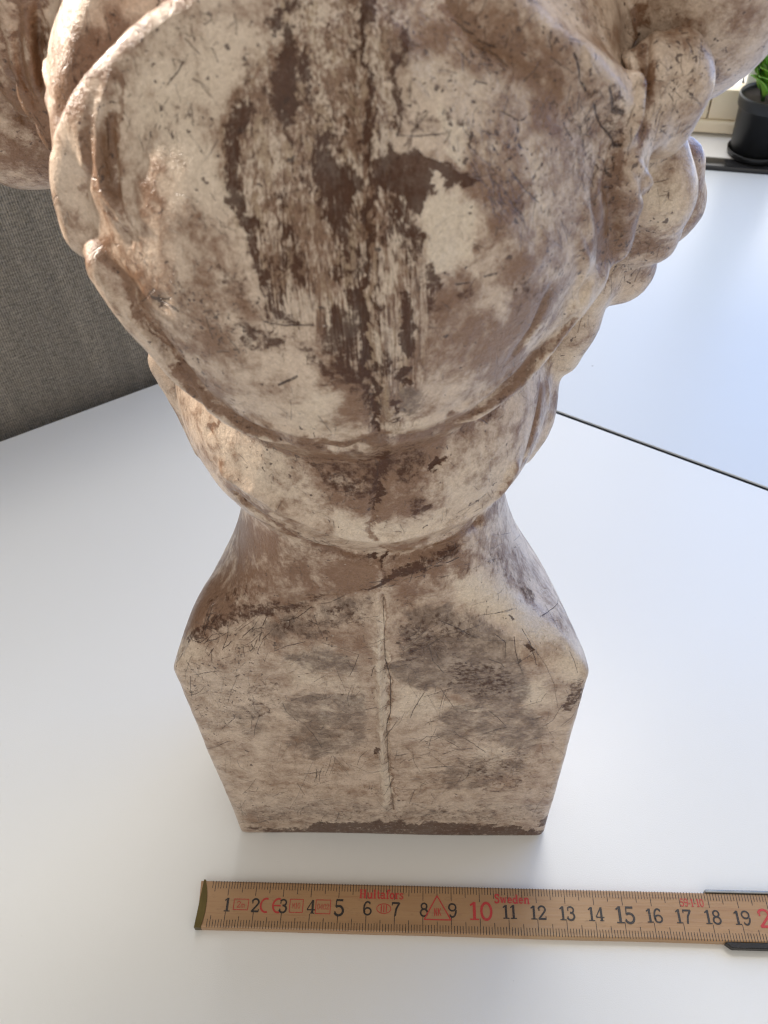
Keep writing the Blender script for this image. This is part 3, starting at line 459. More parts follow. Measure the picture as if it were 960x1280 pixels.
PATCHES = [["W",0.55,0.35,[[-0.75,19.15],[-0.79,18.51],[-1.07,18.24],[-1.28,17.95],[-1.5,17.59],[-1.61,16.91],[-1.54,16.49],[-1.28,15.9],[-1.02,15.44],[-0.69,15.01],[-0.55,14.7],
  [-0.22,14.39],[0.03,14.15],[0.38,13.71],[0.82,13.84],[1.12,14.2],[1.26,14.84],[1.32,15.95],[1.26,16.77],[0.92,17.28],[0.82,17.74],[1.05,18.57],[1.16,19.31]]],["K",1,0.3,[[-0.7,19.15],
  [-1.0,18.44],[-1.28,17.95],[-1.5,17.59],[-1.61,16.91],[-1.54,16.49],[-1.28,15.9],[-0.98,15.35],[-0.15,14.8],[0.38,13.71],[0.75,13.83],[1.12,14.42],[1.26,15.25],[1.26,16.27],[0.87,17.28],
  [0.84,19.23]]],["D",0.75,0.12,[[-1.27,17.97],[-1.5,17.64],[-1.57,17.23],[-1.59,16.86],[-1.49,16.52],[-1.42,16.17],[-1.2,15.73],[-0.98,15.35],[-0.81,15.26],[-0.98,15.63],[-1.17,16.04],
  [-1.27,16.43],[-1.27,16.94],[-1.19,17.43],[-1.15,17.78]]],["D",0.95,0.1,[[-0.54,18.86],[-0.67,18.49],[-0.82,18.21],[-0.84,17.84],[-0.78,17.6],[-0.64,17.54],[-0.51,17.7],[-0.46,18.03],
  [-0.41,18.42],[-0.38,18.73]]],["D",0.7,0.12,[[-0.4,18.33],[-0.46,18.03],[-0.33,17.84],[-0.22,17.89],[-0.18,18.12],[-0.17,18.43],[-0.26,18.48]]],["D",0.65,0.1,[[-0.79,18.92],[-0.76,18.66],
  [-0.64,18.76],[-0.33,19.1],[-0.12,19.13],[-0.4,18.86],[-0.56,19.03]]],["D",0.75,0.14,[[-0.22,17.44],[-0.28,16.99],[-0.31,16.75],[-0.17,16.54],[-0.07,16.28],[-0.02,15.9],[-0.15,15.77],
  [0.06,15.71],[0.19,16.2],[0.24,16.61],[0.25,16.91],[0.15,17.22],[-0.05,17.39]]],["D",0.85,0.06,[[0.33,19.21],[0.36,18.68],[0.35,17.89],[0.36,17.15],[0.36,16.2],[0.28,15.81],[0.07,15.4],
  [0.21,15.2],[0.25,14.69],[0.28,14.15],[0.4,13.71],[0.5,13.77],[0.43,14.38],[0.4,14.9],[0.37,15.44],[0.48,16.2],[0.5,17.15],[0.46,17.94],[0.46,18.69],[0.52,19.21]]],
  ["D",0.6,0.2,[[-0.33,15.36],[-0.08,15.4],[0.28,15.36],[0.26,14.49],[0.33,13.81],[0.03,14.15],[-0.24,14.59],[-0.46,14.91]]],["W",0.9,0.25,[[-0.89,15.32],[-0.63,15.01],[-0.49,14.39],
  [-0.01,13.93],[0.26,13.81],[0.11,14.79],[-0.35,15.21]]],["D",0.62,0.15,[[-0.76,14.96],[-0.62,14.7],[-0.46,14.42],[-0.16,14.27],[0.03,14.15],[-0.06,14.48],[-0.42,14.69]]],
  ["D",0.7,0.1,[[0.91,19.05],[1.02,18.57],[0.93,17.96],[0.95,17.67],[0.89,17.51],[0.81,17.83],[0.76,18.03],[0.76,18.33],[0.83,18.73]]],["D",0.95,0.05,[[0.75,17.94],[0.85,17.99],[0.98,17.96],
  [0.92,17.67],[0.84,17.67],[0.81,17.83]]],["D",0.85,0.06,[[0.48,17.63],[0.58,17.9],[0.56,17.67],[0.5,17.15],[0.46,16.86]]],["D",0.85,0.07,[[0.7,17.26],[0.79,17.41],[0.92,17.32],
  [1.11,17.25],[1.43,17.21],[1.66,17.22],[1.84,17.1],[2.15,17.01],[1.96,16.89],[1.67,16.96],[1.46,17.0],[1.3,17.0],[1.39,16.9],[1.26,16.77],[1.2,16.64],[1.08,16.69],[0.91,16.71],
  [0.69,16.78],[0.49,16.91],[0.59,17.23]]],["D",0.55,0.2,[[0.58,16.89],[1.2,16.74],[1.26,16.27],[1.08,16.05],[0.79,16.23],[0.61,16.11]]],["D",0.6,0.12,[[1.23,16.01],[1.44,16.09],
  [1.42,15.49],[1.26,15.25],[1.16,15.56]]],["D",0.6,0.08,[[0.44,15.67],[0.59,15.53],[0.69,15.24],[0.6,15.19],[0.46,15.33]]],["D",0.85,0.06,[[0.89,15.59],[1.04,15.56],[1.03,15.21],
  [1.1,14.85],[0.93,14.74],[0.85,15.03],[0.91,15.23]]],["D",0.6,0.12,[[0.48,14.82],[0.76,14.71],[0.83,14.46],[0.58,14.28],[0.43,14.49]]],["D",0.9,0.04,[[0.84,14.49],[0.94,14.58],[1.1,14.49],
  [1.12,14.42],[0.92,14.37]]],["D",0.85,0.05,[[0.65,14.09],[0.84,14.12],[0.88,14.03],[0.79,13.96],[0.68,13.99]]],["G",0.8,0.1,[[0.85,14.35],[1.33,14.42],[1.29,14.09],[1.11,13.91],
  [0.87,13.96]]],["W",0.7,0.4,[[1.44,15.77],[2.2,15.88],[2.38,15.4],[2.06,15.03],[1.66,14.78],[1.26,14.84],[1.26,15.36]]],["D",0.35,0.2,[[1.63,15.8],[2.2,15.93],[2.25,15.68],[1.96,15.32],
  [1.64,15.32]]],["W",0.75,0.5,[[2.62,16.55],[3.5,16.56],[3.77,16.09],[3.11,15.36],[2.58,14.72],[2.21,14.95],[2.56,15.61],[2.38,16.11]]],["W",0.7,0.5,[[1.6,17.44],[2.69,17.46],[2.97,16.54],
  [2.52,16.14],[1.97,16.52],[1.6,16.9]]],["W",0.55,0.6,[[2.16,19.15],[3.22,18.99],[3.81,18.64],[4.61,18.23],[4.62,17.3],[3.93,16.56],[3.41,17.27],[2.79,17.97],[2.05,18.42]]],
  ["W",0.6,0.5,[[0.72,18.55],[1.59,19.03],[2.52,18.82],[2.29,18.27],[1.6,18.23],[0.93,17.67]]],["D",0.5,0.2,[[1.37,17.79],[1.6,17.81],[1.97,17.65],[2.07,17.46],[1.89,17.53],[1.6,17.65]]],
  ["D",0.35,0.3,[[1.95,17.62],[2.3,17.62],[2.38,17.37],[2.07,17.32]]],["D",0.4,0.2,[[1.88,18.82],[2.11,18.88],[2.19,18.52],[2.0,18.49]]],["D",0.45,0.25,[[2.53,16.94],[2.86,16.95],
  [2.75,16.64],[2.41,16.6]]],["D",0.4,0.25,[[3.33,18.65],[3.88,18.55],[4.11,18.41],[3.89,18.22],[3.6,18.37]]],["D",0.5,0.15,[[3.89,18.04],[4.35,18.11],[4.2,17.82],[3.94,17.76]]],
  ["D",0.65,0.1,[[3.85,18.57],[3.99,18.48],[4.52,18.4],[4.52,18.31],[4.17,18.38]]],["D",0.7,0.08,[[4.04,18.68],[4.21,18.61],[4.42,18.55],[4.27,18.48]]],
  ["D",0.615297473746347,0.05,[[0.21,16.55],[0.25,16.55],[0.25,15.6],[0.16,14.59],[0.12,14.59],[0.13,15.6]]],["D",0.5113393333790058,0.05,[[0.68,18.29],[0.69,18.29],[0.69,17.97],
  [0.66,17.64],[0.65,17.64],[0.65,17.97]]],["D",0.49428229539286395,0.05,[[-0.73,17.22],[-0.72,17.22],[-0.68,16.51],[-0.67,15.74],[-0.68,15.74],[-0.72,16.51]]],
  ["D",0.4188548771516929,0.05,[[-1.04,16.12],[-1.02,16.12],[-0.97,15.5],[-0.99,14.84],[-1.05,14.86],[-1.08,15.51]]],["D",0.5966062368477488,0.05,[[0.27,18.76],[0.3,18.76],[0.33,18.44],
  [0.3,18.16],[0.27,18.16],[0.24,18.44]]],["D",0.530982571283827,0.05,[[1.15,18.64],[1.17,18.64],[1.15,18.22],[1.1,17.8],[1.08,17.8],[1.1,18.22]]],
  ["C",0.46366089139908295,0.05,[[0.42,18.45],[0.45,18.45],[0.46,17.37],[0.39,16.36],[0.36,16.36],[0.37,17.37]]],["D",0.6088720870678932,0.05,[[-0.39,18.62],[-0.38,18.62],[-0.32,18.15],
  [-0.31,17.74],[-0.32,17.74],[-0.36,18.15]]],["D",0.6091850609011799,0.05,[[0.15,17.06],[0.16,17.06],[0.16,16.19],[0.12,15.3],[0.1,15.3],[0.12,16.19]]],
  ["D",0.4517309140639594,0.05,[[-0.1,18.05],[-0.07,18.05],[-0.02,17.37],[-0.04,16.69],[-0.07,16.69],[-0.11,17.37]]],["C",0.48253165323572095,0.05,[[1.07,15.82],[1.09,15.82],[1.06,15.25],
  [0.97,14.6],[0.95,14.6],[0.99,15.21]]],["D",0.413325755980657,0.05,[[0.18,19.18],[0.2,19.18],[0.22,18.83],[0.21,18.48],[0.2,18.48],[0.17,18.83]]],
  ["D",0.5971688441157187,0.05,[[-0.84,16.28],[-0.81,16.26],[-0.78,15.61],[-0.81,14.9],[-0.83,14.9],[-0.86,15.61]]],["D",0.5012334718169573,0.05,[[-1.22,16.59],[-1.18,16.57],[-1.09,15.59],
  [-1.13,14.6],[-1.17,14.6],[-1.2,15.6]]],["D",0.4751886674552365,0.05,[[1.2,18.48],[1.22,18.48],[1.17,17.79],[1.09,17.08],[1.06,17.08],[1.11,17.79]]],
  ["D",0.6036566127977889,0.05,[[1.05,17.3],[1.06,17.3],[1.04,16.76],[0.97,16.19],[0.95,16.19],[0.98,16.74]]],["D",0.402668305011658,0.05,[[0.23,16.61],[0.26,16.61],[0.26,16.09],
  [0.21,15.53],[0.19,15.53],[0.19,16.09]]],["D",0.6113627433036155,0.05,[[0.12,15.89],[0.15,15.89],[0.16,15.58],[0.12,15.24],[0.09,15.24],[0.06,15.59]]],
  ["D",0.6044660405680387,0.05,[[-0.17,17.66],[-0.14,17.66],[-0.1,17.34],[-0.12,16.99],[-0.16,16.99],[-0.21,17.36]]],["D",0.5565118021593904,0.05,[[-0.46,18.45],[-0.44,18.45],[-0.35,17.36],
  [-0.32,16.26],[-0.35,16.26],[-0.42,17.36]]],["C",0.4625476193393519,0.05,[[0.71,18.87],[0.72,18.87],[0.71,18.17],[0.67,17.53],[0.66,17.53],[0.67,18.17]]],
  ["C",0.648836776142452,0.05,[[-0.34,15.64],[-0.3,15.63],[-0.29,14.56],[-0.52,13.41],[-0.58,13.41],[-0.42,14.57]]],["D",0.4115168978688136,0.05,[[0.45,18.03],[0.47,18.03],[0.47,17.55],
  [0.44,17.03],[0.42,17.03],[0.4,17.55]]],["D",0.43043368328331766,0.05,[[0.77,17.29],[0.8,17.35],[0.81,16.89],[0.75,16.43],[0.71,16.43],[0.71,16.86]]],
  ["D",0.6000863222974725,0.05,[[-0.09,17.34],[-0.07,17.34],[-0.04,16.6],[-0.06,15.86],[-0.09,15.86],[-0.11,16.6]]],["D",0.5366080125961563,0.05,[[0.63,16.73],[0.66,16.73],[0.64,15.9],
  [0.55,15.03],[0.51,15.03],[0.55,15.9]]],["D",0.6479279195126393,0.05,[[0.32,16.21],[0.36,16.21],[0.37,15.7],[0.31,15.17],[0.27,15.17],[0.26,15.7]]],
  ["D",0.4712533812825383,0.05,[[-0.44,18.56],[-0.42,18.56],[-0.34,17.56],[-0.31,16.58],[-0.33,16.58],[-0.4,17.56]]],["D",0.477407662247756,0.05,[[-0.63,18.14],[-0.6,18.14],[-0.52,17.43],
  [-0.51,16.78],[-0.54,16.78],[-0.61,17.45]]],["D",0.6235751506891252,0.05,[[0.28,16.55],[0.3,16.55],[0.28,15.59],[0.19,14.57],[0.17,14.54],[0.21,15.59]]],
  ["D",0.43562289531717957,0.05,[[0.36,15.7],[0.38,15.7],[0.32,14.58],[0.09,13.31],[0.06,13.3],[0.24,14.58]]],["C",0.4281114912979195,0.05,[[-0.53,16.15],[-0.51,16.15],[-0.5,15.63],
  [-0.52,15.07],[-0.54,15.07],[-0.54,15.63]]],["D",0.5817160528815144,0.05,[[0.66,17.12],[0.68,17.12],[0.66,16.3],[0.58,15.45],[0.55,15.45],[0.59,16.3]]],
  ["D",0.5925192033653559,0.05,[[-1.25,18.64],[-1.23,18.65],[-1.11,18.01],[-1.04,17.33],[-1.07,17.33],[-1.2,18.0]]],["D",0.3951600430138913,0.05,[[-1.01,16.67],[-0.97,16.68],[-0.87,15.54],
  [-0.93,14.35],[-0.98,14.36],[-1.0,15.55]]],["D",0.4963371367029283,0.05,[[-0.99,18.05],[-0.98,18.05],[-0.92,17.63],[-0.89,17.19],[-0.91,17.19],[-0.97,17.63]]],
  ["D",0.3801849724214204,0.05,[[-0.5,16.83],[-0.48,16.83],[-0.46,16.5],[-0.47,16.14],[-0.48,16.14],[-0.51,16.5]]],["D",0.6500237870968684,0.05,[[-0.27,18.14],[-0.26,18.14],[-0.22,17.55],
  [-0.21,16.92],[-0.23,16.92],[-0.27,17.57]]],["D",0.6483241410438202,0.05,[[0.09,18.07],[0.11,18.07],[0.14,17.57],[0.12,17.05],[0.09,17.05],[0.07,17.57]]],
  ["D",0.5108922359331809,0.05,[[0.77,17.72],[0.8,17.72],[0.77,16.75],[0.67,15.81],[0.65,15.77],[0.68,16.75]]],["D",0.5504107700693066,0.05,[[-0.95,17.84],[-0.94,17.84],[-0.85,17.15],
  [-0.82,16.49],[-0.84,16.49],[-0.9,17.15]]],["D",0.47112314415162626,0.05,[[-0.56,16.0],[-0.54,15.98],[-0.54,15.72],[-0.55,15.4],[-0.56,15.4],[-0.59,15.72]]],
  ["C",0.4616184828749369,0.05,[[0.91,17.19],[0.95,17.19],[0.94,16.57],[0.85,15.91],[0.81,15.91],[0.82,16.57]]],["D",0.5874873423179579,0.05,[[1.17,17.88],[1.2,17.88],[1.14,16.8],
  [1.0,15.71],[0.96,15.71],[1.03,16.8]]],["D",0.5176913209279811,0.05,[[-0.56,18.28],[-0.53,18.28],[-0.47,17.99],[-0.47,17.67],[-0.51,17.66],[-0.58,18.01]]],
  ["C",0.44874008567682555,0.05,[[-0.62,17.46],[-0.6,17.46],[-0.56,17.1],[-0.56,16.72],[-0.59,16.72],[-0.64,17.12]]],["D",0.42,0.2,[[-1.19,17.71],[-1.03,17.7],[-1.13,17.09],[-1.14,16.51],
  [-1.27,16.54],[-1.24,17.21]]],["D",0.4,0.15,[[-0.71,17.24],[-0.65,17.24],[-0.68,16.87],[-0.77,16.81]]],["D",0.45,0.2,[[-1.03,16.72],[-0.79,16.81],[-0.51,16.2],[-0.32,15.64],[-0.7,15.54],
  [-0.93,16.04]]],["D",0.4,0.2,[[-0.45,17.43],[-0.34,17.48],[-0.32,16.87],[-0.41,16.38],[-0.49,16.8]]],["D",0.45,0.15,[[0.0,18.86],[0.09,18.91],[0.06,18.49],[-0.04,18.3]]],
  ["D",0.4,0.15,[[0.19,18.49],[0.27,18.54],[0.25,17.74],[0.18,17.63]]],["D",0.45,0.2,[[0.6,19.18],[0.73,19.18],[0.7,18.55],[0.61,18.55]]],["D",0.4,0.3,[[1.26,15.45],[1.63,15.62],
  [1.84,15.32],[1.45,14.98]]],["D",0.35,0.3,[[2.65,16.14],[3.54,16.37],[3.65,16.02],[2.91,15.39],[2.49,15.11]]],["D",0.35,0.3,[[-2.91,16.18],[-2.32,15.95],[-2.14,15.53],[-2.58,15.52]]],
  ["D",0.35,0.25,[[-2.3,16.36],[-1.64,16.0],[-1.2,15.45],[-1.48,15.36],[-2.06,15.81]]],["D",0.35,0.2,[[-3.63,16.64],[-3.34,16.35],[-3.39,16.06],[-3.78,16.24]]],["D",0.32,0.3,[[2.55,17.63],
  [3.24,17.66],[3.41,17.03],[3.02,16.86]]],["D",0.3,0.3,[[0.71,17.74],[1.37,17.88],[2.07,17.46],[1.6,17.28],[0.92,17.39]]],["D",0.35,0.3,[[-2.96,9.5],[-0.96,9.97],[-0.05,10.01],[-0.19,9.12],
  [-1.48,8.87],[-2.76,8.86]]],["D",0.35,0.3,[[0.45,9.58],[1.88,9.76],[2.74,9.07],[1.9,8.4],[0.4,8.12]]],["D",0.3,0.3,[[-3.9,7.54],[-2.51,7.69],[-3.06,6.0],[-4.28,5.99]]],
  ["D",0.32,0.3,[[2.05,3.9],[4.48,5.05],[5.27,3.14],[3.21,2.23]]],["D",0.3,0.4,[[-4.7,1.88],[-0.13,2.19],[5.44,2.05],[5.93,0.83],[-5.27,0.66]]],["D",0.3,0.3,[[2.69,11.62],[3.98,11.09],
  [4.72,10.15],[3.62,10.08],[2.72,10.78]]],["D",0.35,0.3,[[-5.07,9.76],[-3.71,10.51],[-2.67,10.38],[-3.64,9.69],[-4.84,8.98]]],["C",0.8,0.12,[[-1.1,17.39],[-1.06,17.16],[-1.06,17.06],
  [-1.11,17.16]]],["C",0.7,0.08,[[-0.81,17.4],[-0.74,17.23],[-0.75,17.05],[-0.82,17.13]]],["C",0.7,0.12,[[0.22,17.35],[0.27,17.15],[0.23,16.41],[0.18,16.79]]],["C",0.7,0.15,[[-0.03,19.11],
  [0.03,18.97],[-0.05,18.7],[-0.14,18.49],[-0.28,18.75],[-0.23,19.07]]],["C",0.6,0.15,[[-0.09,18.41],[-0.01,18.41],[-0.07,17.82],[-0.18,17.82]]],["C",0.6,0.3,[[-2.33,8.86],[-0.65,8.51],
  [-0.34,6.97],[-1.67,7.27],[-2.54,7.54]]],["C",0.6,0.3,[[0.12,6.98],[1.49,7.28],[1.97,6.36],[0.55,6.04]]],["C",0.7,0.15,[[1.49,7.04],[2.42,6.75],[3.14,6.37],[2.44,6.31],[1.68,6.68]]],
  ["C",0.6,0.2,[[3.02,4.85],[3.99,5.04],[3.82,4.3],[2.93,4.29]]],["C",0.7,0.2,[[3.73,7.29],[4.57,7.58],[4.94,6.71],[4.3,6.38]]],["C",1,0.1,[[1.3,17.0],[1.43,16.98],[1.67,16.9],[2.09,16.71],
  [2.17,16.47],[2.0,16.08],[1.63,15.86],[1.38,15.95],[1.21,16.27],[1.21,16.69],[1.39,16.88]]],["C",0.9,0.06,[[1.46,17.85],[1.6,17.82],[1.69,17.68],[1.89,17.65],[1.93,17.41],[1.98,17.17],
  [1.88,17.15],[1.74,17.32],[1.66,17.49],[1.54,17.65]]],["C",0.7,0.3,[[0.73,19.14],[0.61,18.55],[0.63,17.94],[0.75,17.35],[0.59,17.35],[0.55,17.94],[0.64,18.66]]],
  ["C",0.7,0.6,[[-3.28,18.51],[-2.32,18.77],[-1.09,18.79],[-0.89,18.5],[-1.28,18.1],[-1.54,17.63],[-1.56,16.86],[-2.27,16.84],[-3.03,17.51],[-3.15,18.3]]],["C",0.8,0.5,[[0.99,18.57],
  [1.82,18.44],[2.05,18.21],[1.6,17.92],[1.15,18.0]]],["C",0.8,0.12,[[-0.03,15.28],[0.15,15.31],[0.17,15.17],[0.05,15.08],[-0.04,15.17]]],["C",0.8,0.1,[[-0.22,15.45],[-0.1,15.48],
  [-0.11,15.36],[-0.23,15.39]]],["C",0.7,0.15,[[0.54,15.76],[0.8,15.84],[0.84,15.59],[0.7,15.63],[0.73,15.28],[0.64,15.42],[0.63,15.61]]],["C",0.8,0.12,[[0.5,15.08],[0.69,15.18],
  [0.72,14.93],[0.66,14.71],[0.53,14.82]]],["C",0.8,0.2,[[0.42,13.99],[0.83,13.89],[1.26,13.97],[1.19,13.81],[0.59,13.69]]],["C",0.7,0.3,[[-0.55,14.39],[-0.28,13.93],[-0.06,13.64],
  [-0.62,13.69],[-1.16,13.96],[-0.81,14.18]]],["C",0.6,0.4,[[2.18,17.53],[3.1,17.61],[3.28,16.89],[2.74,16.9]]],["C",0.8,0.05,[[-1.49,16.28],[-1.31,16.29],[-1.36,16.21],[-1.47,16.19]]],
  ["C",0.9,0.05,[[3.93,19.03],[4.1,19.12],[4.22,19.07],[4.13,18.89],[4.0,18.9]]],["C",0.8,0.1,[[4.37,18.57],[4.5,18.52],[4.54,18.45],[4.43,18.48]]],["W",0.5,0.5,[[-3.21,17.57],[-2.14,16.83],
  [-1.62,16.08],[-1.2,15.45],[-2.44,15.57],[-3.21,16.21],[-4.42,16.73],[-4.57,17.44]]],["W",0.6,0.4,[[-3.45,16.59],[-2.44,15.57],[-1.45,14.42],[-2.79,14.57],[-3.57,15.57],[-4.24,16.29]]],
  ["D",0.5,0.12,[[-1.83,15.44],[-1.66,15.29],[-1.07,15.17],[-0.77,15.08],[-0.8,14.91],[-1.34,14.84],[-1.7,14.96],[-1.7,15.14]]],["D",0.35,0.3,[[-3.75,16.35],[-3.29,16.03],[-3.08,15.67],
  [-3.51,15.73]]],["G",0.7,0.2,[[-2.72,14.34],[-1.62,13.69],[-0.27,13.4],[0.37,13.58],[1.76,13.87],[2.51,14.26],[3.75,15.47],[4.16,16.03],[4.59,16.07],[3.17,14.68],[2.45,14.12],[1.43,13.67],
  [0.33,13.45],[-0.34,13.29],[-1.74,13.59]]],["D",0.5,0.1,[[2.35,14.17],[3.14,14.88],[3.0,14.59],[2.45,14.08],[1.77,13.81],[0.81,13.6],[1.73,13.86]]],["D",0.46,0.16,[[-1.21,13.42],
  [-0.34,13.33],[0.35,13.51],[1.34,13.64],[1.27,13.08],[1.09,12.58],[0.59,12.91],[0.24,12.5],[-0.02,12.41],[-0.53,12.5],[-0.94,12.79],[-1.16,13.17]]],["W",0.9,0.3,[[-1.18,13.43],
  [1.35,13.63],[1.44,12.23],[0.74,12.24],[-0.64,12.24],[-1.12,12.76]]],["D",0.85,0.05,[[0.35,13.48],[0.54,13.46],[0.43,12.91],[0.36,12.58],[0.09,12.31],[0.17,12.61],[0.31,12.91]]],
  ["D",0.85,0.04,[[1.33,13.08],[1.44,13.33],[1.7,13.46],[1.67,13.3],[1.45,13.05]]],["D",0.55,0.15,[[0.89,12.49],[1.35,12.54],[1.44,12.23],[1.18,12.06],[0.91,12.2]]],
  ["D",0.45,0.1,[[1.1,12.99],[1.3,12.92],[1.33,12.58],[1.23,12.66]]],["C",0.8,0.3,[[-1.02,12.24],[-0.31,12.07],[1.09,11.97],[1.8,12.23],[1.55,11.86],[0.14,11.45],[-0.75,11.66]]],
  ["C",0.5,0.5,[[1.52,13.09],[2.84,13.62],[3.29,13.23],[2.56,12.41],[1.8,12.23],[1.53,12.58]]],["C",0.6,0.4,[[-3.75,14.23],[-1.93,13.59],[-1.28,12.92],[-1.02,12.24],[-2.07,12.6],
  [-3.23,13.33]]],["W",0.5,0.3,[[-1.86,12.77],[-1.31,12.59],[-1.48,12.25],[-1.92,12.42]]],["D",0.5,0.08,[[-1.66,11.88],[-1.11,11.73],[-0.72,11.45],[-0.95,11.39],[-1.54,11.65],
  [-1.95,11.97]]],["W",1.1,0.4,[[-4.14,12.25],[-1.86,11.46],[-0.09,11.07],[0.06,10.23],[-1.82,9.86],[-3.66,9.29],[-5.44,8.41],[-5.68,8.88],[-4.98,10.38],[-4.1,11.13]]],  # left shoulder wash and stain, deepened as painted shade under the nape
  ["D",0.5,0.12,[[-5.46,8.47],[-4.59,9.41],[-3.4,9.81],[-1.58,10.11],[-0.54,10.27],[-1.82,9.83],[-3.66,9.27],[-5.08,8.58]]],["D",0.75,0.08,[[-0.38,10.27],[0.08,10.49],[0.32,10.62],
  [1.07,11.06],[0.88,10.82],[0.67,10.61],[0.37,10.38],[-0.04,10.23]]],["D",0.6,0.12,[[0.68,10.95],[1.27,11.15],[1.96,11.48],[2.21,11.35],[1.87,11.03],[1.27,10.8],[0.47,10.45]]],
  ["D",0.5,0.05,[[0.31,11.36],[0.44,11.35],[0.36,10.75],[0.26,10.13],[0.18,10.13],[0.28,10.76]]],["D",0.75,0.05,[[-0.08,11.2],[0.07,11.29],[0.27,11.24],[0.15,11.13]]],
  ["W",0.7,0.35,[[0.49,11.07],[2.7,11.21],[1.88,10.2],[0.65,9.78],[0.26,10.02]]],["D",0.4,0.15,[[2.17,10.91],[2.7,10.88],[2.75,10.68],[2.28,10.69]]],["C",0.9,0.2,[[1.91,10.62],[2.93,10.64],
  [3.61,9.98],[4.54,9.38],[5.44,8.7],[5.27,8.43],[4.27,8.79],[3.17,9.52],[2.3,9.71]]],["W",0.6,0.4,[[2.68,11.82],[4.24,10.85],[4.91,9.71],[3.86,9.95],[2.93,10.98]]],
  ["D",0.5,0.12,[[3.64,10.29],[4.35,10.1],[4.41,9.74],[3.98,9.88]]],["C",0.7,0.3,[[4.72,8.98],[5.68,8.59],[5.62,7.59],[5.01,7.59]]],["C",0.7,0.4,[[-5.91,8.63],[-5.07,8.98],[-4.84,8.33],
  [-5.46,7.96]]],["G",0.75,0.3,[[-3.65,9.04],[-2.25,9.76],[-0.55,10.06],[0.06,10.13],[0.04,9.57],[-1.03,9.12],[-1.49,8.75],[-2.76,8.86]]],["G",0.9,0.25,[[-2.68,8.73],[-1.49,8.64],
  [-0.86,8.52],[-0.37,7.98],[-0.94,7.78],[-2.03,7.89],[-2.52,8.24]]],["W",0.6,0.5,[[-2.98,9.07],[-0.16,9.79],[-0.13,7.27],[-1.19,7.56],[-2.04,7.83]]],["G",1,0.25,[[0.65,9.78],[1.88,9.88],
  [2.94,9.4],[3.6,8.83],[4.09,7.87],[4.33,7.0],[3.83,6.38],[2.88,6.69],[1.94,7.13],[0.59,7.28],[0.17,7.84],[0.64,8.87]]],["D",0.42,0.25,[[1.9,8.4],[3.2,8.13],[3.91,7.58],[3.76,7.0],
  [2.86,6.93],[1.82,7.43]]],["W",0.6,0.5,[[0.26,10.02],[1.47,10.11],[1.89,8.87],[0.36,7.28]]],["G",0.8,0.3,[[2.86,7.0],[4.25,6.7],[5.1,5.74],[4.58,4.31],[3.25,5.04],[1.99,5.55],[1.5,6.2]]],
  ["G",0.75,0.3,[[1.5,6.04],[2.96,5.55],[2.53,4.66],[1.51,5.2]]],["G",0.8,0.25,[[-3.05,6.65],[-1.68,7.2],[-0.33,7.12],[-0.41,5.35],[-1.29,4.43],[-2.36,4.22],[-3.26,4.96],[-2.7,6.0]]],
  ["G",0.6,0.3,[[-4.58,6.64],[-3.37,6.8],[-3.4,5.5],[-4.27,4.95],[-4.63,5.99]]],["G",0.75,0.3,[[2.03,4.28],[3.53,4.68],[4.86,4.12],[4.19,3.32],[2.9,2.68],[1.54,2.87]]],
  ["D",0.45,0.3,[[2.81,4.09],[3.45,4.11],[3.45,3.31],[2.99,3.43]]],["G",0.5,0.5,[[-5.33,1.63],[-1.76,2.6],[-0.41,2.17],[2.1,2.22],[5.68,2.27],[5.93,0.83],[-5.58,0.65]]],
  ["D",0.66,0.12,[[-2.56,0.81],[-0.19,0.96],[2.14,0.91],[4.48,0.74],[6.06,0.35],[5.92,-0.02],[2.17,-0.11],[-2.67,-0.1],[-3.58,0.07]]],["D",0.55,0.12,[[-5.64,0.39],[-3.2,0.5],[-2.05,-0.08],
  [-4.5,-0.14]]],["C",0.9,0.04,[[0.61,0.26],[1.27,0.48],[1.71,0.48],[1.42,0.07],[0.73,0.07]]],["D",0.5,0.15,[[5.27,7.59],[5.67,7.74],[5.94,6.6],[5.31,6.52]]],["D",0.6,0.08,[[5.17,6.7],
  [5.51,6.77],[5.5,6.4],[5.26,6.4]]],["D",0.7,0.06,[[3.87,8.75],[4.08,8.76],[4.22,8.54],[4.0,8.54]]],["D",0.6,0.05,[[-0.42,4.82],[-0.14,4.78],[-0.16,4.44],[-0.42,4.48]]],
  ["C",0.7,0.12,[[-1.63,6.96],[-1.56,6.02],[-1.77,5.85],[-1.74,4.98],[-1.94,5.34],[-1.85,6.34]]],["C",0.6,0.15,[[-1.26,6.97],[-0.34,6.91],[-0.49,6.51],[-1.18,6.59]]],
  ["C",0.9,0.07,[[0.09,9.8],[0.21,8.87],[0.2,6.67],[0.07,1.72],[-0.18,1.72],[-0.06,6.67],[0.03,8.87]]],["D",0.6,0.15,[[5.39,0.87],[6.04,1.95],[6.15,1.59],[5.99,0.07]]],  # narrow cream strip: pale mould seam with a painted highlight along it
  ["C",0.9,0.2,[[5.08,18.38],[5.53,18.73],[6.21,18.68],[6.35,18.07],[6.09,17.9],[5.63,18.15]]],["C",0.7,0.2,[[3.87,15.74],[4.25,15.96],[5.01,15.97],[4.85,15.44],[4.33,15.45]]],
  ["C",0.6,0.3,[[3.49,15.99],[4.73,16.72],[5.97,17.16],[4.96,16.51],[3.88,15.59]]],["C",0.6,0.3,[[3.0,15.13],[3.86,15.88],[4.46,15.95],[3.34,14.77]]],["W",1,0.3,[[-3.47,20.05],[-1.83,19.09],
  [-2.46,18.73],[-3.39,18.43],[-4.0,18.2],[-4.93,19.14],[-4.2,19.65]]],["D",0.38,0.3,[[-3.97,19.75],[-3.4,19.76],[-3.48,18.51],[-4.11,18.25],[-4.87,19.15]]],["W",0.9,0.3,[[-6.4,20.97],
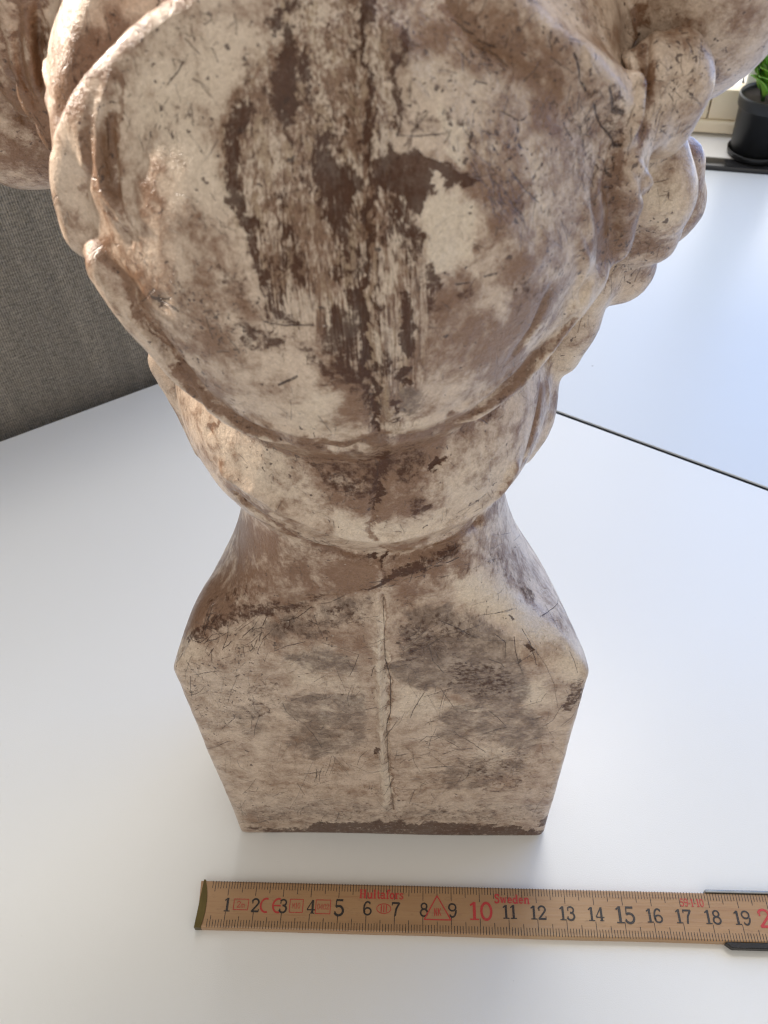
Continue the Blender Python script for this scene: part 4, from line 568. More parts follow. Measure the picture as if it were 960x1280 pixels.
  [-5.91,20.66],[-5.08,18.97],[-4.84,17.99],[-8.23,20.36]]],["D",0.4,0.3,[[-6.97,20.53],[-6.24,20.04],[-4.84,17.86],[-7.8,20.27]]],["D",0.35,0.2,[[5.85,18.04],[6.32,18.07],[6.45,17.79],
  [6.02,17.7]]],["W",0.8,0.4,[[3.37,17.67],[5.05,17.44],[5.91,17.52],[4.31,16.85],[3.28,16.89]]],["D",0.3,0.3,[[3.17,18.4],[4.32,18.18],[4.55,17.66],[3.88,17.45],[3.21,17.83]]],
  ["P",0.9,0.5,[[-3.21,16.21],[-1.56,15.68],[-1.01,15.02],[-1.81,14.65],[-2.63,15.08],[-3.26,15.71]]],["P",0.6,0.5,[[-0.13,19.2],[4.97,21.07],[5.91,17.52],[3.6,16.2],[2.11,16.38],
  [1.37,17.72]]],["P",0.9,0.4,[[3.13,18.64],[4.57,18.42],[4.6,17.76],[3.86,17.66],[3.21,18.17]]],["P",0.8,0.4,[[3.24,17.3],[5.97,18.15],[6.42,17.52],[4.72,16.86],[3.48,16.66]]],
  ["P",0.7,0.4,[[4.94,20.64],[6.6,20.64],[7.47,20.23],[5.74,18.83],[4.75,18.37]]],["P",0.6,0.6,[[-5.16,21.04],[-0.86,19.06],[-1.55,17.43],[-2.64,17.23],[-5.3,19.55]]],
  ["P",0.7,0.6,[[-2.19,14.05],[-0.32,13.35],[-0.97,12.59],[-2.72,13.47]]],["P",0.6,0.6,[[-5.8,8.22],[-3.0,8.84],[-3.55,5.99],[-5.82,4.92]]],["P",0.6,0.5,[[-6.56,20.85],[-5.57,19.41],
  [-7.95,20.14],[-8.36,20.29]]]]
SCRATCHES = [[0.6,0.028,[[0.22,10.02],[0.23,9.12],[0.21,8.26]]],[0.75,0.028,[[0.21,8.26],[0.33,7.62],[0.28,6.36],[0.14,5.86]]],[0.6,0.028,[[0.14,5.86],[0.09,4.44],[0.12,2.84],[0.19,1.64]]],
  [0.37,0.021,[[0.14,10.13],[0.12,9.12],[0.15,8.26],[0.31,7.62],[0.26,6.36],[0.06,5.86],[0.04,4.44],[0.1,2.84],[0.19,1.64]]],[0.38,0.053,[[-3.23,15.09],[-2.83,14.34],[-2.26,13.93],
  [-1.56,13.65],[-0.74,13.47],[-0.22,13.4]]],[0.38,0.053,[[-0.22,13.4],[0.37,13.61],[0.96,13.66],[1.74,13.85],[2.42,14.27]]],[0.38,0.053,[[2.42,14.27],[3.14,14.91],[3.75,15.5]]],
  [0.38,0.045,[[-2.91,12.65],[-1.97,12.16],[-1.14,11.65],[-0.43,11.41]]],[0.85,0.026,[[-3.23,15.8],[-2.94,15.65],[-2.74,15.51]]],[0.77,0.022,[[-3.17,15.77],[-2.81,15.69]]],
  [0.77,0.022,[[-1.25,15.22],[-0.92,15.16],[-0.47,15.15]]],[0.85,0.03,[[-1.2,14.39],[-0.85,14.49]]],[0.77,0.022,[[-2.35,18.26],[-2.18,18.36],[-2.06,18.46]]],[0.59,0.015,[[-0.6,13.93],
  [-0.43,13.68]]],[0.51,0.015,[[-1.37,14.14],[-1.13,13.94]]],[0.68,0.022,[[0.93,17.47],[1.15,17.49],[1.51,17.56]]],[0.59,0.019,[[1.09,17.54],[1.32,17.8]]],[0.77,0.026,[[1.63,19.02],
  [1.95,18.93]]],[0.68,0.022,[[2.01,18.86],[2.28,18.81]]],[0.68,0.022,[[2.17,18.77],[2.45,18.58]]],[0.68,0.026,[[2.0,18.29],[2.15,18.29]]],[0.68,0.022,[[2.32,18.0],[2.64,17.96]]],
  [0.68,0.022,[[2.53,17.3],[2.77,17.12],[3.04,17.03]]],[0.85,0.038,[[3.44,18.85],[3.58,18.67],[3.7,18.6]]],[0.59,0.022,[[3.08,18.76],[3.46,18.67]]],[0.85,0.034,[[3.86,18.51],[4.09,18.41],
  [4.54,18.31]]],[0.85,0.038,[[4.09,18.66],[4.23,18.54],[4.42,18.55]]],[0.77,0.038,[[4.26,18.06],[4.48,17.98]]],[0.59,0.022,[[2.44,17.37],[2.53,17.46]]],[0.68,0.03,[[2.2,15.93],
  [2.4,15.99]]],[0.68,0.03,[[1.75,15.76],[1.97,15.81]]],[0.56,0.022,[[3.94,8.69],[4.22,8.54],[4.54,8.08],[4.86,7.45],[5.13,6.55]]],[0.5,0.019,[[2.41,9.53],[2.45,9.21],[2.74,8.89]]],
  [0.5,0.019,[[1.05,8.6],[1.48,8.81],[2.75,8.84],[3.93,8.79]]],[0.5,0.019,[[0.21,7.84],[0.73,8.39],[1.47,8.76]]],[0.56,0.022,[[-2.34,4.14],[-3.13,2.36],[-3.64,1.42]]],
  [0.5,0.019,[[-3.17,7.54],[-3.38,6.65]]],[0.56,0.022,[[-3.92,7.69],[-4.21,7.19],[-4.49,6.64]]],[0.5,0.022,[[-4.33,7.6],[-4.75,6.64],[-5.0,5.82]]],[0.43,0.022,[[-4.68,7.3],[-4.98,6.76]]],
  [0.5,0.022,[[-3.59,8.16],[-3.9,7.88]]],[0.5,0.019,[[-3.17,5.14],[-3.54,4.01],[-3.77,4.29]]],[0.5,0.019,[[-2.85,5.14],[-3.47,4.1],[-3.92,4.21]]],[0.43,0.019,[[-2.04,3.64],[-2.26,2.58]]],
  [0.43,0.019,[[-1.99,3.59],[-1.1,3.7]]],[0.43,0.019,[[-1.43,3.65],[-1.74,2.82]]],[0.43,0.019,[[-0.72,3.54],[-0.95,3.04]]],[0.5,0.022,[[-4.97,4.39],[-5.09,3.92],[-4.88,3.52]]],
  [0.5,0.022,[[3.97,9.96],[4.2,9.77],[4.32,9.92],[4.2,10.11]]],[0.56,0.03,[[-0.75,10.12],[-1.13,9.92],[-1.39,9.87]]],[0.43,0.022,[[-1.09,9.78],[-1.26,7.7]]],[0.5,0.022,[[-4.24,10.16],
  [-4.32,10.04]]]]
HATCHES = [[0.8,0.02,36,0.15,0.42,-128,22,1,[[-4.73,8.77],[-2.95,9.4],[-2.91,8.57],[-4.59,8.28]]],[0.7,0.018,20,0.18,0.48,-5,16,2,[[-4.67,8.76],[-1.41,9.67],[-0.61,9.12],[-2.8,8.57]]],
  [0.7,0.018,32,0.18,0.6,-32,10,3,[[1.02,5.36],[2.96,5.55],[3.34,3.92],[1.14,4.27]]],[0.7,0.018,32,0.12,0.42,25,30,4,[[0.52,5.0],[2.05,3.9],[2.1,2.22],[0.17,2.63]]],
  [0.6,0.016,48,0.12,0.42,30,40,6,[[3.06,4.29],[5.27,6.08],[6.03,1.83],[2.12,1.76]]],[0.6,0.016,32,0.12,0.42,-100,40,7,[[-5.4,7.82],[-1.6,7.83],[-2.14,3.85],[-5.66,4.56]]],
  [0.8,0.02,24,0.09,0.27,-90,60,8,[[-5.06,2.76],[-2.29,2.8],[-2.41,1.92],[-4.41,1.88]]],[0.7,0.016,24,0.18,0.54,-4,8,9,[[-3.59,1.67],[5.8,1.59],[6.04,0.26],[-3.82,0.42]]],
  [0.7,0.018,35,0.12,0.36,20,12,10,[[1.27,11.26],[4.38,11.97],[3.65,10.49],[1.88,10.2]]],[0.85,0.02,32,0.09,0.36,25,14,11,[[-0.33,10.34],[0.68,10.75],[1.86,11.35],[2.48,11.42],[1.87,10.93],
  [0.67,10.33]]],[0.6,0.016,40,0.12,0.36,15,20,12,[[-0.97,13.32],[1.27,13.48],[1.09,12.58],[-0.62,12.67]]],[0.6,0.016,32,0.18,0.54,35,10,13,[[1.82,12.05],[3.32,13.15],[2.62,12.22],
  [1.84,11.75]]],[0.6,0.016,48,0.12,0.36,-30,22,14,[[-1.46,12.93],[0.05,12.24],[-0.34,11.88],[-1.7,12.51]]],[0.7,0.018,48,0.12,0.42,-50,25,15,[[1.89,17.36],[2.69,17.29],[2.96,16.64],
  [2.22,16.67]]],[0.7,0.018,24,0.12,0.36,-60,30,16,[[1.77,17.84],[2.24,17.69],[2.38,17.25],[1.95,17.41]]],[0.7,0.018,32,0.09,0.3,-30,60,17,[[1.59,18.9],[2.51,18.88],[2.54,18.25],
  [1.71,18.36]]],[0.6,0.016,56,0.09,0.3,-48,18,18,[[-2.27,16.96],[-1.28,16.64],[-1.53,15.77],[-2.81,16.45]]],[0.6,0.016,48,0.12,0.36,-55,16,19,[[-3.45,16.59],[-2.07,15.32],[-2.81,15.11],
  [-3.82,16.14]]],[0.6,0.016,48,0.12,0.48,-88,8,20,[[-1.3,17.7],[0.29,18.09],[0.18,15.71],[-1.13,15.83]]],[0.5,0.016,48,0.12,0.48,-88,8,21,[[0.58,17.19],[1.26,16.74],[1.26,14.95],
  [0.6,14.61]]],[0.7,0.02,48,0.06,0.24,-60,50,22,[[3.15,18.57],[4.55,18.24],[4.58,17.57],[3.71,17.49]]],[0.6,0.016,40,0.09,0.3,30,30,23,[[2.21,14.95],[3.6,16.2],[3.86,15.88],[2.58,14.72]]],
  [0.6,0.018,40,0.09,0.36,-110,50,24,[[-5.34,21.0],[-3.75,19.98],[-4.02,18.27],[-5.06,19.21]]],[0.7,0.02,40,0.06,0.18,-60,60,25,[[4.0,16.86],[6.15,17.89],[6.25,17.52],[4.72,16.86]]],
  [0.7,0.02,32,0.06,0.21,40,40,26,[[4.85,19.49],[5.76,19.46],[5.89,18.83],[4.92,18.44]]],[0.6,0.016,24,0.09,0.3,-20,20,27,[[-2.76,14.7],[-1.53,13.86],[-1.83,13.64],[-2.79,14.21]]],
  [0.5,0.016,48,0.18,0.54,0,90,28,[[-5.6,8.05],[5.44,7.59],[5.93,0.83],[-5.58,0.65]]],[0.5,0.016,48,0.12,0.42,-20,60,29,[[-0.28,15.9],[1.62,15.99],[1.76,13.87],[-0.15,13.93]]]]
class VNoise:
    def __init__(s, seed): s.t = np.random.RandomState(seed).rand(64, 64, 64).astype(np.float32)
    def __call__(s, P, f):
        q = P * f + 100.0; i = np.floor(q).astype(int); r = q - i; r = r * r * (3 - 2 * r); i &= 63; j = (i + 1) & 63; t = s.t; o = 0
        for a, xa, wa in ((0, i[:, 0], 1 - r[:, 0]), (1, j[:, 0], r[:, 0])):
            for yb, wb in ((i[:, 1], 1 - r[:, 1]), (j[:, 1], r[:, 1])):
                for zc, wc in ((i[:, 2], 1 - r[:, 2]), (j[:, 2], r[:, 2])):
                    o = o + t[xa, yb, zc] * (wa * wb * wc)
        return o - .5
def sstep(x, a, b):
    t = np.clip((x - a) / (b - a), 0, 1); return t * t * (3 - 2 * t)
MU0, MV0, MR = -10.0, -4.0, 0.0125; MW, MH = 1600, 2400
def seg_dist(U, V, a, b):
    dx, dy = b[0] - a[0], b[1] - a[1]; L = max(1e-9, dx * dx + dy * dy)
    t = np.clip(((U - a[0]) * dx + (V - a[1]) * dy) / L, 0, 1)
    return np.hypot(U - a[0] - t * dx, V - a[1] - t * dy)
def window(pts, m):
    P = np.array(pts); lo = P.min(0) - m; hi = P.max(0) + m
    i0 = max(0, int((lo[0] - MU0) / MR)); i1 = min(MW, int((hi[0] - MU0) / MR) + 2); j0 = max(0, int((lo[1] - MV0) / MR)); j1 = min(MH, int((hi[1] - MV0) / MR) + 2)
    if i1 <= i0 or j1 <= j0: return None
    return (slice(i0, i1), slice(j0, j1)), (MU0 + MR * np.arange(i0, i1))[:, None], (MV0 + MR * np.arange(j0, j1))[None, :]
def paint_patch(A, v, soft, pts):
    w = window(pts, soft)
    if not w: return
    s, U, V = w; D = np.full((U.shape[0], V.shape[1]), 9., np.float32); ins = np.zeros(D.shape, bool); n = len(pts)
    for k in range(n):
        a, b = pts[k], pts[(k + 1) % n]
        D = np.minimum(D, seg_dist(U, V, a, b))
        if a[1] != b[1]: ins ^= ((a[1] > V) != (b[1] > V)) & (U < (b[0] - a[0]) * (V - a[1]) / (b[1] - a[1]) + a[0])
    sd = np.where(ins, D, -D)
    A[s] = np.maximum(A[s], v * sstep(sd, -soft, soft))
def paint_line(A, v, wd, pts):
    w = window(pts, wd * 2)
    if not w: return
    s, U, V = w; D = np.full((U.shape[0], V.shape[1]), 9., np.float32)
    for a, b in zip(pts, pts[1:]): D = np.minimum(D, seg_dist(U, V, a, b))
    A[s] = np.maximum(A[s], v * (1 - sstep(D, wd * .25, wd * .95)))
def in_poly(p, pts):
    c = False; n = len(pts)
    for k in range(n):
        a, b = pts[k], pts[(k + 1) % n]
        if (a[1] > p[1]) != (b[1] > p[1]) and p[0] < (b[0] - a[0]) * (p[1] - a[1]) / (b[1] - a[1]) + a[0]: c = not c
    return c
def build_bust():
    fb, fh = fields(LOBES); P, Q = surface_nets(np.minimum(fb, fh))
    me = bpy.data.meshes.new('raw'); me.from_pydata(P.tolist(), [], Q.tolist())
    ob = bpy.data.objects.new('raw', me); C.objects.link(ob)
    md = ob.modifiers.new('s', 'SMOOTH'); md.factor = .5; md.iterations = 2
    md = ob.modifiers.new('d', 'SUBSURF'); md.levels = 1
    dg = bpy.context.evaluated_depsgraph_get(); ev = ob.evaluated_get(dg); m2 = ev.to_mesh()
    n = len(m2.vertices); co = np.empty(n * 3, np.float32); m2.vertices.foreach_get('co', co); co = co.reshape(-1, 3).astype(np.float64)
    nf = len(m2.polygons); fc = np.empty(nf * 4, np.int32); m2.loops.foreach_get('vertex_index', fc); fc = fc.reshape(-1, 4)
    nr = np.empty(n * 3, np.float32); m2.vertices.foreach_get('normal', nr); nr = nr.reshape(-1, 3).astype(np.float64)
    ev.to_mesh_clear(); bpy.data.objects.remove(ob); bpy.data.meshes.remove(me)
    # relief: lumps of hand work, folds, grooves
    vn = VNoise(3); disp = np.zeros(n)
    amp = sstep(co[:, 2], .3, 1.5)
    headm = sstep(co[:, 2], 15.0, 17.5)
    disp += amp * (vn(co, .38) * .06 * headm + vn(co, .8) * (.02 + .03 * headm) + vn(co, 1.9) * (.014 + .02 * headm) + vn(co, 4.5) * .010 + vn(co, 9.) * .004)
    for rad, h, pts in RELIEF:
        A = np.array(pts); lo = A.min(0) - rad * 3; hi = A.max(0) + rad * 3
        k = np.where(((co > lo) & (co < hi)).all(1))[0]
        if not len(k): continue
        X = co[k]; D = np.full(len(k), 9.); T = np.zeros(len(k)); m = len(A) - 1
        for i in range(m):
            d = A[i + 1] - A[i]; t = np.clip(((X - A[i]) @ d) / max(1e-9, d @ d), 0, 1); q = np.linalg.norm(X - A[i] - t[:, None] * d, axis=1)
            c = q < D; D = np.where(c, q, D); T = np.where(c, (i + t) / m, T)
        taper = np.sqrt(np.clip(np.sin(np.pi * np.clip(T, .02, .98)), 0, 1)) if len(pts) < 7 else 1
        disp[k] += 1.5 * h * np.exp(-(D / rad) ** 2) * taper * (1 + .5 * vn(X, 3.))
    # patina maps with painted nape shade, in the bust's own oblique plane
    maps = {c: np.zeros((MW, MH), np.float32) for c in 'DWCKGPST'}
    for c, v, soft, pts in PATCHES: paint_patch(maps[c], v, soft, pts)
    for v, w, pts in SCRATCHES: paint_line(maps['S'], v, max(w, .022), pts)
    for v, w, cnt, lo, hi, ang, sp, sd, pts in HATCHES:
        rg = random.Random(sd); xs = [p[0] for p in pts]; ys = [p[1] for p in pts]; made = 0
        for _ in range(cnt * 6):
            if made >= cnt: break
            p = (rg.uniform(min(xs), max(xs)), rg.uniform(min(ys), max(ys)))
            if not in_poly(p, pts): continue
            made += 1; a = R(ang + rg.gauss(0, sp)); L = rg.uniform(lo, hi) / 2; bend = rg.gauss(0, .08) * L
            d = (math.cos(a), math.sin(a)); q = (-d[1] * bend, d[0] * bend)
            paint_line(maps['S'], v * rg.uniform(.55, 1.0), max(.013, w * rg.uniform(.7, 1.2)), [(p[0] - d[0] * L, p[1] - d[1] * L), (p[0] + q[0], p[1] + q[1]), (p[0] + d[0] * L, p[1] + d[1] * L)])
    # fine wear over everything that faces back: short random scuffs, most of them faint
    rg = random.Random(77)
    for _ in range(7000):
        p = (rg.uniform(-7.5, 7.5), rg.uniform(-2.5, 20)); a = R(rg.choice((60, 75, 100, 150, 20, 95)) + rg.gauss(0, 25)); L = abs(rg.gauss(0, .07)) + .02; d = (math.cos(a) * L, math.sin(a) * L)
        paint_line(maps['T'], rg.uniform(.25, .9), rg.uniform(.012, .022), [(p[0] - d[0], p[1] - d[1]), (p[0] + rg.gauss(0, .1) * L, p[1] + rg.gauss(0, .1) * L), (p[0] + d[0], p[1] + d[1])])
    for _ in range(330):
        p = (rg.uniform(-5.6, 5.6), rg.uniform(.3, 9.6)); a = R(rg.choice((62, 70, 112, 145, 28, 20)) + rg.gauss(0, 7)); L = rg.uniform(.12, .55)
        for q in range(rg.choice((1, 1, 2, 3))):
            o_ = q * rg.uniform(.05, .12); d = (math.cos(a) * L, math.sin(a) * L)
            paint_line(maps['S'], rg.uniform(.4, .95), rg.uniform(.010, .017), [(p[0] - d[0] + o_, p[1] - d[1]), (p[0] + rg.gauss(0, .05) + o_, p[1] + rg.gauss(0, .05)), (p[0] + d[0] + o_, p[1] + d[1])])
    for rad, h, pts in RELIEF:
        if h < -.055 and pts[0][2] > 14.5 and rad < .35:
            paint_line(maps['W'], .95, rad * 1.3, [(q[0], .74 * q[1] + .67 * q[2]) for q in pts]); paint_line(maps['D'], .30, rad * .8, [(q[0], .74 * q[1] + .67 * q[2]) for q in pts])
    for im, ch in (('a', 'DWC'), ('b', 'GKP'), ('c', 'STT')):
        px = np.ones((MH, MW, 4), np.float32)
        for q, c in enumerate(ch): px[:, :, q] = maps[c].T
        IMG[im].pixels.foreach_set(px.ravel()); IMG[im].update(); IMG[im].pack()
    face = sstep(-(nr[:, 1] * .67 - nr[:, 2] * .74), -.25, .15)
    front = sstep(co[:, 1], 3.5, 7.0)
    base_zone = sstep(co[:, 2], 15.2, 14.2) * sstep(co[:, 1], 1.2, .4)
    co2 = (co + nr * disp[:, None])
    co2[:, 2] = np.maximum(co2[:, 2], 0.02)
    co2 *= CM
    # head (hair cap) and base are told apart along the crease between them
    cen = co[fc].mean(1); I = ((cen - G0) / GS).round().astype(int); I = np.clip(I, 0, np.array(GN) - 1)
    is_head = (fh[I[:, 0], I[:, 1], I[:, 2]] < fb[I[:, 0], I[:, 1], I[:, 2]]) & (cen[:, 2] > 13)
    for flip in (False, True):                  # stray islands on either side of the crease join the other part
        sel = np.where(is_head == flip)[0]; F = fc[sel]; lab = np.arange(n)
        for _ in range(400):
            fm = lab[F].min(1); new = lab.copy(); np.minimum.at(new, F.ravel(), np.repeat(fm, 4)); new = new[new]
            if (new == lab).all(): break
            lab = new
        fl_ = lab[F[:, 0]]; vals, cnts = np.unique(fl_, return_counts=True); stray = fl_ != vals[cnts.argmax()]
        is_head[sel[stray]] = not flip
    tmp = bpy.data.meshes.new('t'); tmp.vertices.add(n); tmp.vertices.foreach_set('co', co2.ravel()); tmp.loops.add(nf * 4); tmp.loops.foreach_set('vertex_index', fc.ravel())
    tmp.polygons.add(nf); tmp.polygons.foreach_set('loop_start', np.arange(nf) * 4); tmp.update(calc_edges=True)
    nn = np.empty(n * 3, np.float32); tmp.vertices.foreach_get('normal', nn); nn = nn.reshape(-1, 3); bpy.data.meshes.remove(tmp)
    root = empty('plaster_bust', (-.004, .122, TZ), R(-3.7))
    tag(root, 'brown-stained cream plaster bust seen from behind, standing on the white table', 'bust')
    for name, sel in (('head', is_head), ('base', ~is_head)):
        F = fc[sel]; used = np.unique(F); mp = np.full(n, -1, np.int32); mp[used] = np.arange(len(used)); F = mp[F]
        m = bpy.data.meshes.new(name); m.vertices.add(len(used)); m.vertices.foreach_set('co', co2[used].ravel()); m.loops.add(len(F) * 4); m.loops.foreach_set('vertex_index', F.ravel())
        m.polygons.add(len(F)); m.polygons.foreach_set('loop_start', np.arange(len(F)) * 4); m.update(calc_edges=True)
        for an, chans in (('zone', (face, base_zone, front)),):
            arr = np.zeros((len(used), 4), np.float32); arr[:, 3] = 1
            for q, c in enumerate(chans): arr[:, q] = c[used]
            a = m.attributes.new(an, 'FLOAT_COLOR', 'POINT'); a.data.foreach_set('color', arr.ravel())
        o = link(name, m, M['plaster'], root, True)
        m.normals_split_custom_set_from_vertices(nn[used].tolist())
build_bust()

# ================================================================ tables
def table(name, pts, mat, label, legs):
    t = empty(name, (pts[0][0], pts[0][1], TZ)); tag(t, label, 'table')
    q = [(x - pts[0][0], y - pts[0][1]) for x, y in pts]
    top = from_bm('tabletop', prism_bm(q, -.0012, 0, .0003, 1), mat, t)
    from_bm('edge_band', prism_bm([(x * .9995, y * .9995) for x, y in q], -.024, -.0013, 0), M['edge'], t)
    for lx, ly in legs:
        from_bm('leg', tube_bm([(lx - pts[0][0], ly - pts[0][1], -.0245), (lx - pts[0][0], ly - pts[0][1], -TZ + .001)], .022, 16), M['metal'], t, True)
def lerp(a, b, t): return (a[0] + (b[0] - a[0]) * t, a[1] + (b[1] - a[1]) * t)
CORN = (-.037, .451)
l1 = (-.2143, .3558); s1 = (.0986, .3563); s2 = (.1962, .2880)
dl = Vector((l1[0] - CORN[0], l1[1] - CORN[1])).normalized(); ds = Vector((s2[0] - s1[0], s2[1] - s1[1])).normalized()
pL = (CORN[0] + dl.x * .95, CORN[1] + dl.y * .95); pS = (CORN[0] + ds.x * 1.0, CORN[1] + ds.y * 1.0)
table('near_table', [CORN, pL, (pL[0] + .15, pL[1] - .55), (pS[0] - .10, pS[1] - .45), pS], M['table'], 'white laminate tabletop carrying the bust and the folding ruler', [(-.6, -.05), (-.35, -.35), (.45, -.4), (.55, -.05)])
g = Vector((-ds.y, ds.x)) ; g = g if g.y > 0 else -g
a0 = (CORN[0] + g.x * .0022, CORN[1] + g.y * .0022); a1 = (pS[0] + g.x * .0022, pS[1] + g.y * .0022)
FA = Vector((.2638, .6307)); FB = FA + Vector((.96, -.28)) * .05; fd = (FB - FA).normalized()
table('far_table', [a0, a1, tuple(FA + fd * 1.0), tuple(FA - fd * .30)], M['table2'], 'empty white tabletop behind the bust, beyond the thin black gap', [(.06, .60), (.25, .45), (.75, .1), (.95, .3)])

# ================================================================ grey fabric screen along the left table edge
yaw = math.atan2(-dl.y, -dl.x)
nrm = Vector((-math.sin(yaw), math.cos(yaw)))
mid = Vector(l1) + nrm * .012
s = empty('desk_screen', (mid.x, mid.y, TZ), yaw); tag(s, 'dark grey woven fabric screen standing behind the left table edge', 'screen')
from_bm('fabric_panel', box_bm(-.55, .185, 0, .03, -.36, .225, .008, 3), M['fabric'], s, True)
for x in (-.50, .13):
    from_bm('foot', box_bm(x - .02, x + .02, -.1, .14, -TZ + .001, -TZ + .015, .003), M['metal'], s)
    from_bm('post', box_bm(x - .01, x + .01, .01, .022, -TZ + .015, -.3605, .002), M['metal'], s)

# ================================================================ window board, frame, panes
wd = Vector((.96, -.28)).normalized(); wa = math.atan2(wd.y, wd.x)
W0 = (.2641, .6317, TZ - .0025)
wb = empty('window_board', W0, wa); tag(wb, 'glossy black window board under the bright window, beyond the far table', 'window sill')
from_bm('board', box_bm(-.55, 1.0, 0, .0152, -.0095, .0055, .0012, 3), M['sill'], wb, True)
for x in (-.3, .3, .8): from_bm('bracket', box_bm(x, x + .02, .002, .014, -.09, -.0097, .001), M['metal'], wb)
wf = empty('window', W0, wa); tag(wf, 'bright window with cream painted lower rail behind the potted plant', 'window')
from_bm('lower_wall', box_bm(-.60, 1.1, .056, .10, -.72, .004, .001), M['white'], wf)
from_bm('sill_strip', box_bm(-.60, 1.1, .0155, .068, .0045, .0057, .0003), M['white'], wf)
from_bm('bead', box_bm(-.60, 1.1, .052, .068, .008, .0175, .002, 3), M['cream'], wf, True)
x = -.6; k = 0
while x < 1.1:
    w = .20; from_bm('rail_board', box_bm(x, min(1.1, x + w - .0012), .056, .072, .0178, .041, .0009, 2), M['cream'], wf); x += w; k += 1
def pane_mat():
    t = NT('daylight_pane'); e = t.new('ShaderNodeEmission'); sx = t.new('ShaderNodeSeparateXYZ'); t.put(sx.inputs[0], t.coord())
    n = t.noise(t.coord((3, 3, 5)), 1, 3, .5)
    nn_ = t.math('MULTIPLY', t.math('SUBTRACT', n, .5), .12)
    f = t.math('MULTIPLY', t.ss(t.math('ADD', sx.outputs[2], nn_), .06, .22), t.math('MULTIPLY_ADD', t.ss(t.math('ADD', sx.outputs[0], nn_), -.12, .10), .75, .25))
    t.put(e.inputs[0], t.mix(f, (1.0, .97, .93), (.22, .46, 1.0))); e.inputs[1].default_value = 2.2
    t.t.links.new(e.outputs[0], t.n['Material Output'].inputs[0]); return t.m
pm = pane_mat()
for x0, x1 in ((-.56, .02), (.05, .52), (.55, 1.06)):
    from_bm('pane', box_bm(x0, x1, .068, .072, .0415, .86), pm, wf)
for x0, x1 in ((-.60, -.562), (.022, .048), (.522, .548), (1.062, 1.10)):
    from_bm('stile', box_bm(x0, x1, .060, .080, .0415, .90, .002), M['white'], wf)
from_bm('head_rail', box_bm(-.60, 1.1, .052, .078, .9005, .94, .002), M['white'], wf)

# ================================================================ potted plant and pebbles on the board
PC = Vector((W0[0], W0[1])) + wd * .0385 + Vector((-wd.y, wd.x)) * .0255
pt = empty('potted_plant', (PC.x, PC.y, TZ + .0032), .4); pt.scale = (1, 1, 1); tag(pt, 'green leafy plant in a small black pot by the window', 'potted plant')
from_bm('saucer', lathe_bm([(.0190, 0), (.0212, .001), (.0220, .0050), (.0218, .0056), (.0210, .0054), (.0204, .0022)], 64), M['pot'], pt, True)
pr = [(.0192, .0024), (.0200, .0028), (.0214, .0370), (.0226, .0374), (.0230, .0384), (.0234, .0452), (.0231, .0464), (.0219, .0464), (.0213, .0440), (.0210, .0395)]
from_bm('pot', lathe_bm([(r_, z) for r_, z in pr], 72), M['pot'], pt, True)
sb = bmesh.new(); bmesh.ops.create_circle(sb, cap_ends=True, radius=.0213, segments=32); bmesh.ops.translate(sb, verts=sb.verts, vec=(0, 0, .0425))
from_bm('soil', sb, M['soil'], pt)
def leaf(base, d, up, L, w, name='leaf'):
    d = Vector(d).normalized(); up = Vector(up); side = d.cross(up).normalized(); nn = side.cross(d).normalized(); bm = bmesh.new(); rows = []
    for i in range(9):
        t = i / 8; ww = w * (math.sin(math.pi * min(1, t * 1.02) ** .75) ** .8 if 0 < t < 1 else .05) * (1 - .15 * t)
        c = Vector(base) + d * (L * t) + nn * (L * .22 * math.sin(t * 2.4) - L * .12 * t)
        rows.append([bm.verts.new(c + side * (ww * s_) + nn * (abs(s_) * ww * .28)) for s_ in (-1, -.55, 0, .55, 1)])
    for a_, b_ in zip(rows, rows[1:]):
        for q in range(4): bm.faces.new((a_[q], a_[q + 1], b_[q + 1], b_[q]))
    bmesh.ops.recalc_face_normals(bm, faces=bm.faces); g_ = bmesh.ops.solidify(bm, geom=list(bm.faces), thickness=.0007)
    return from_bm(name, bm, M['leaf'], pt, True)
rp = random.Random(11)
stems = [[(-.008, 0, .042), (-.0085, .002, .062), (-.009, .003, .085), (-.010, .002, .115), (-.007, .0, .165)], [(.006, -.003, .042), (.009, -.004, .07), (.013, -.002, .105), (.012, -.003, .14)], [(-.002, .006, .042), (-.010, .009, .060), (-.013, .010, .085), (-.012, .012, .110)]]
for st in stems:
    from_bm('stem', tube_bm(st, [.0016 - .00025 * i for i in range(len(st))], 8), M['stem'], pt, True)
    for i in range(1, len(st)):
        for k in range(4):
            q = Vector(st[i - 1]).lerp(Vector(st[i]), (k + .6) / 4); a = rp.uniform(0, 6.28) if k % 2 else math.pi - .4 + rp.uniform(-.9, .9)
            leaf(q, (math.cos(a), math.sin(a), rp.uniform(.5, 1.6)), (0, 0, 1), rp.uniform(.014, .022), rp.uniform(.007, .0105))
def ball(name, loc, r_, mat, parent, sq=1.0, seed=0):
    bm = bmesh.new(); bmesh.ops.create_icosphere(bm, subdivisions=3, radius=r_)
    rg = random.Random(seed); ph = [rg.uniform(0, 6) for _ in range(6)]
    for v in bm.verts:
        n_ = v.co.normalized(); k_ = 1 + .10 * math.sin(3 * n_.x + ph[0]) + .08 * math.sin(4 * n_.y + ph[1]) + .06 * math.sin(5 * n_.z + ph[2]); v.co = Vector((v.co.x * k_, v.co.y * k_, v.co.z * k_ * sq)) + Vector(loc)
    return from_bm(name, bm, mat, parent, True)
for i, (lx, ly, lz, m_) in enumerate(((.004, -.013, .052, 'blue'), (-.001, -.016, .047, 'leaf'), (.012, -.012, .060, 'pink'), (.009, -.016, .049, 'pink'))): ball('bud', (lx, ly, lz), .0030, M[m_], pt, .8, i)
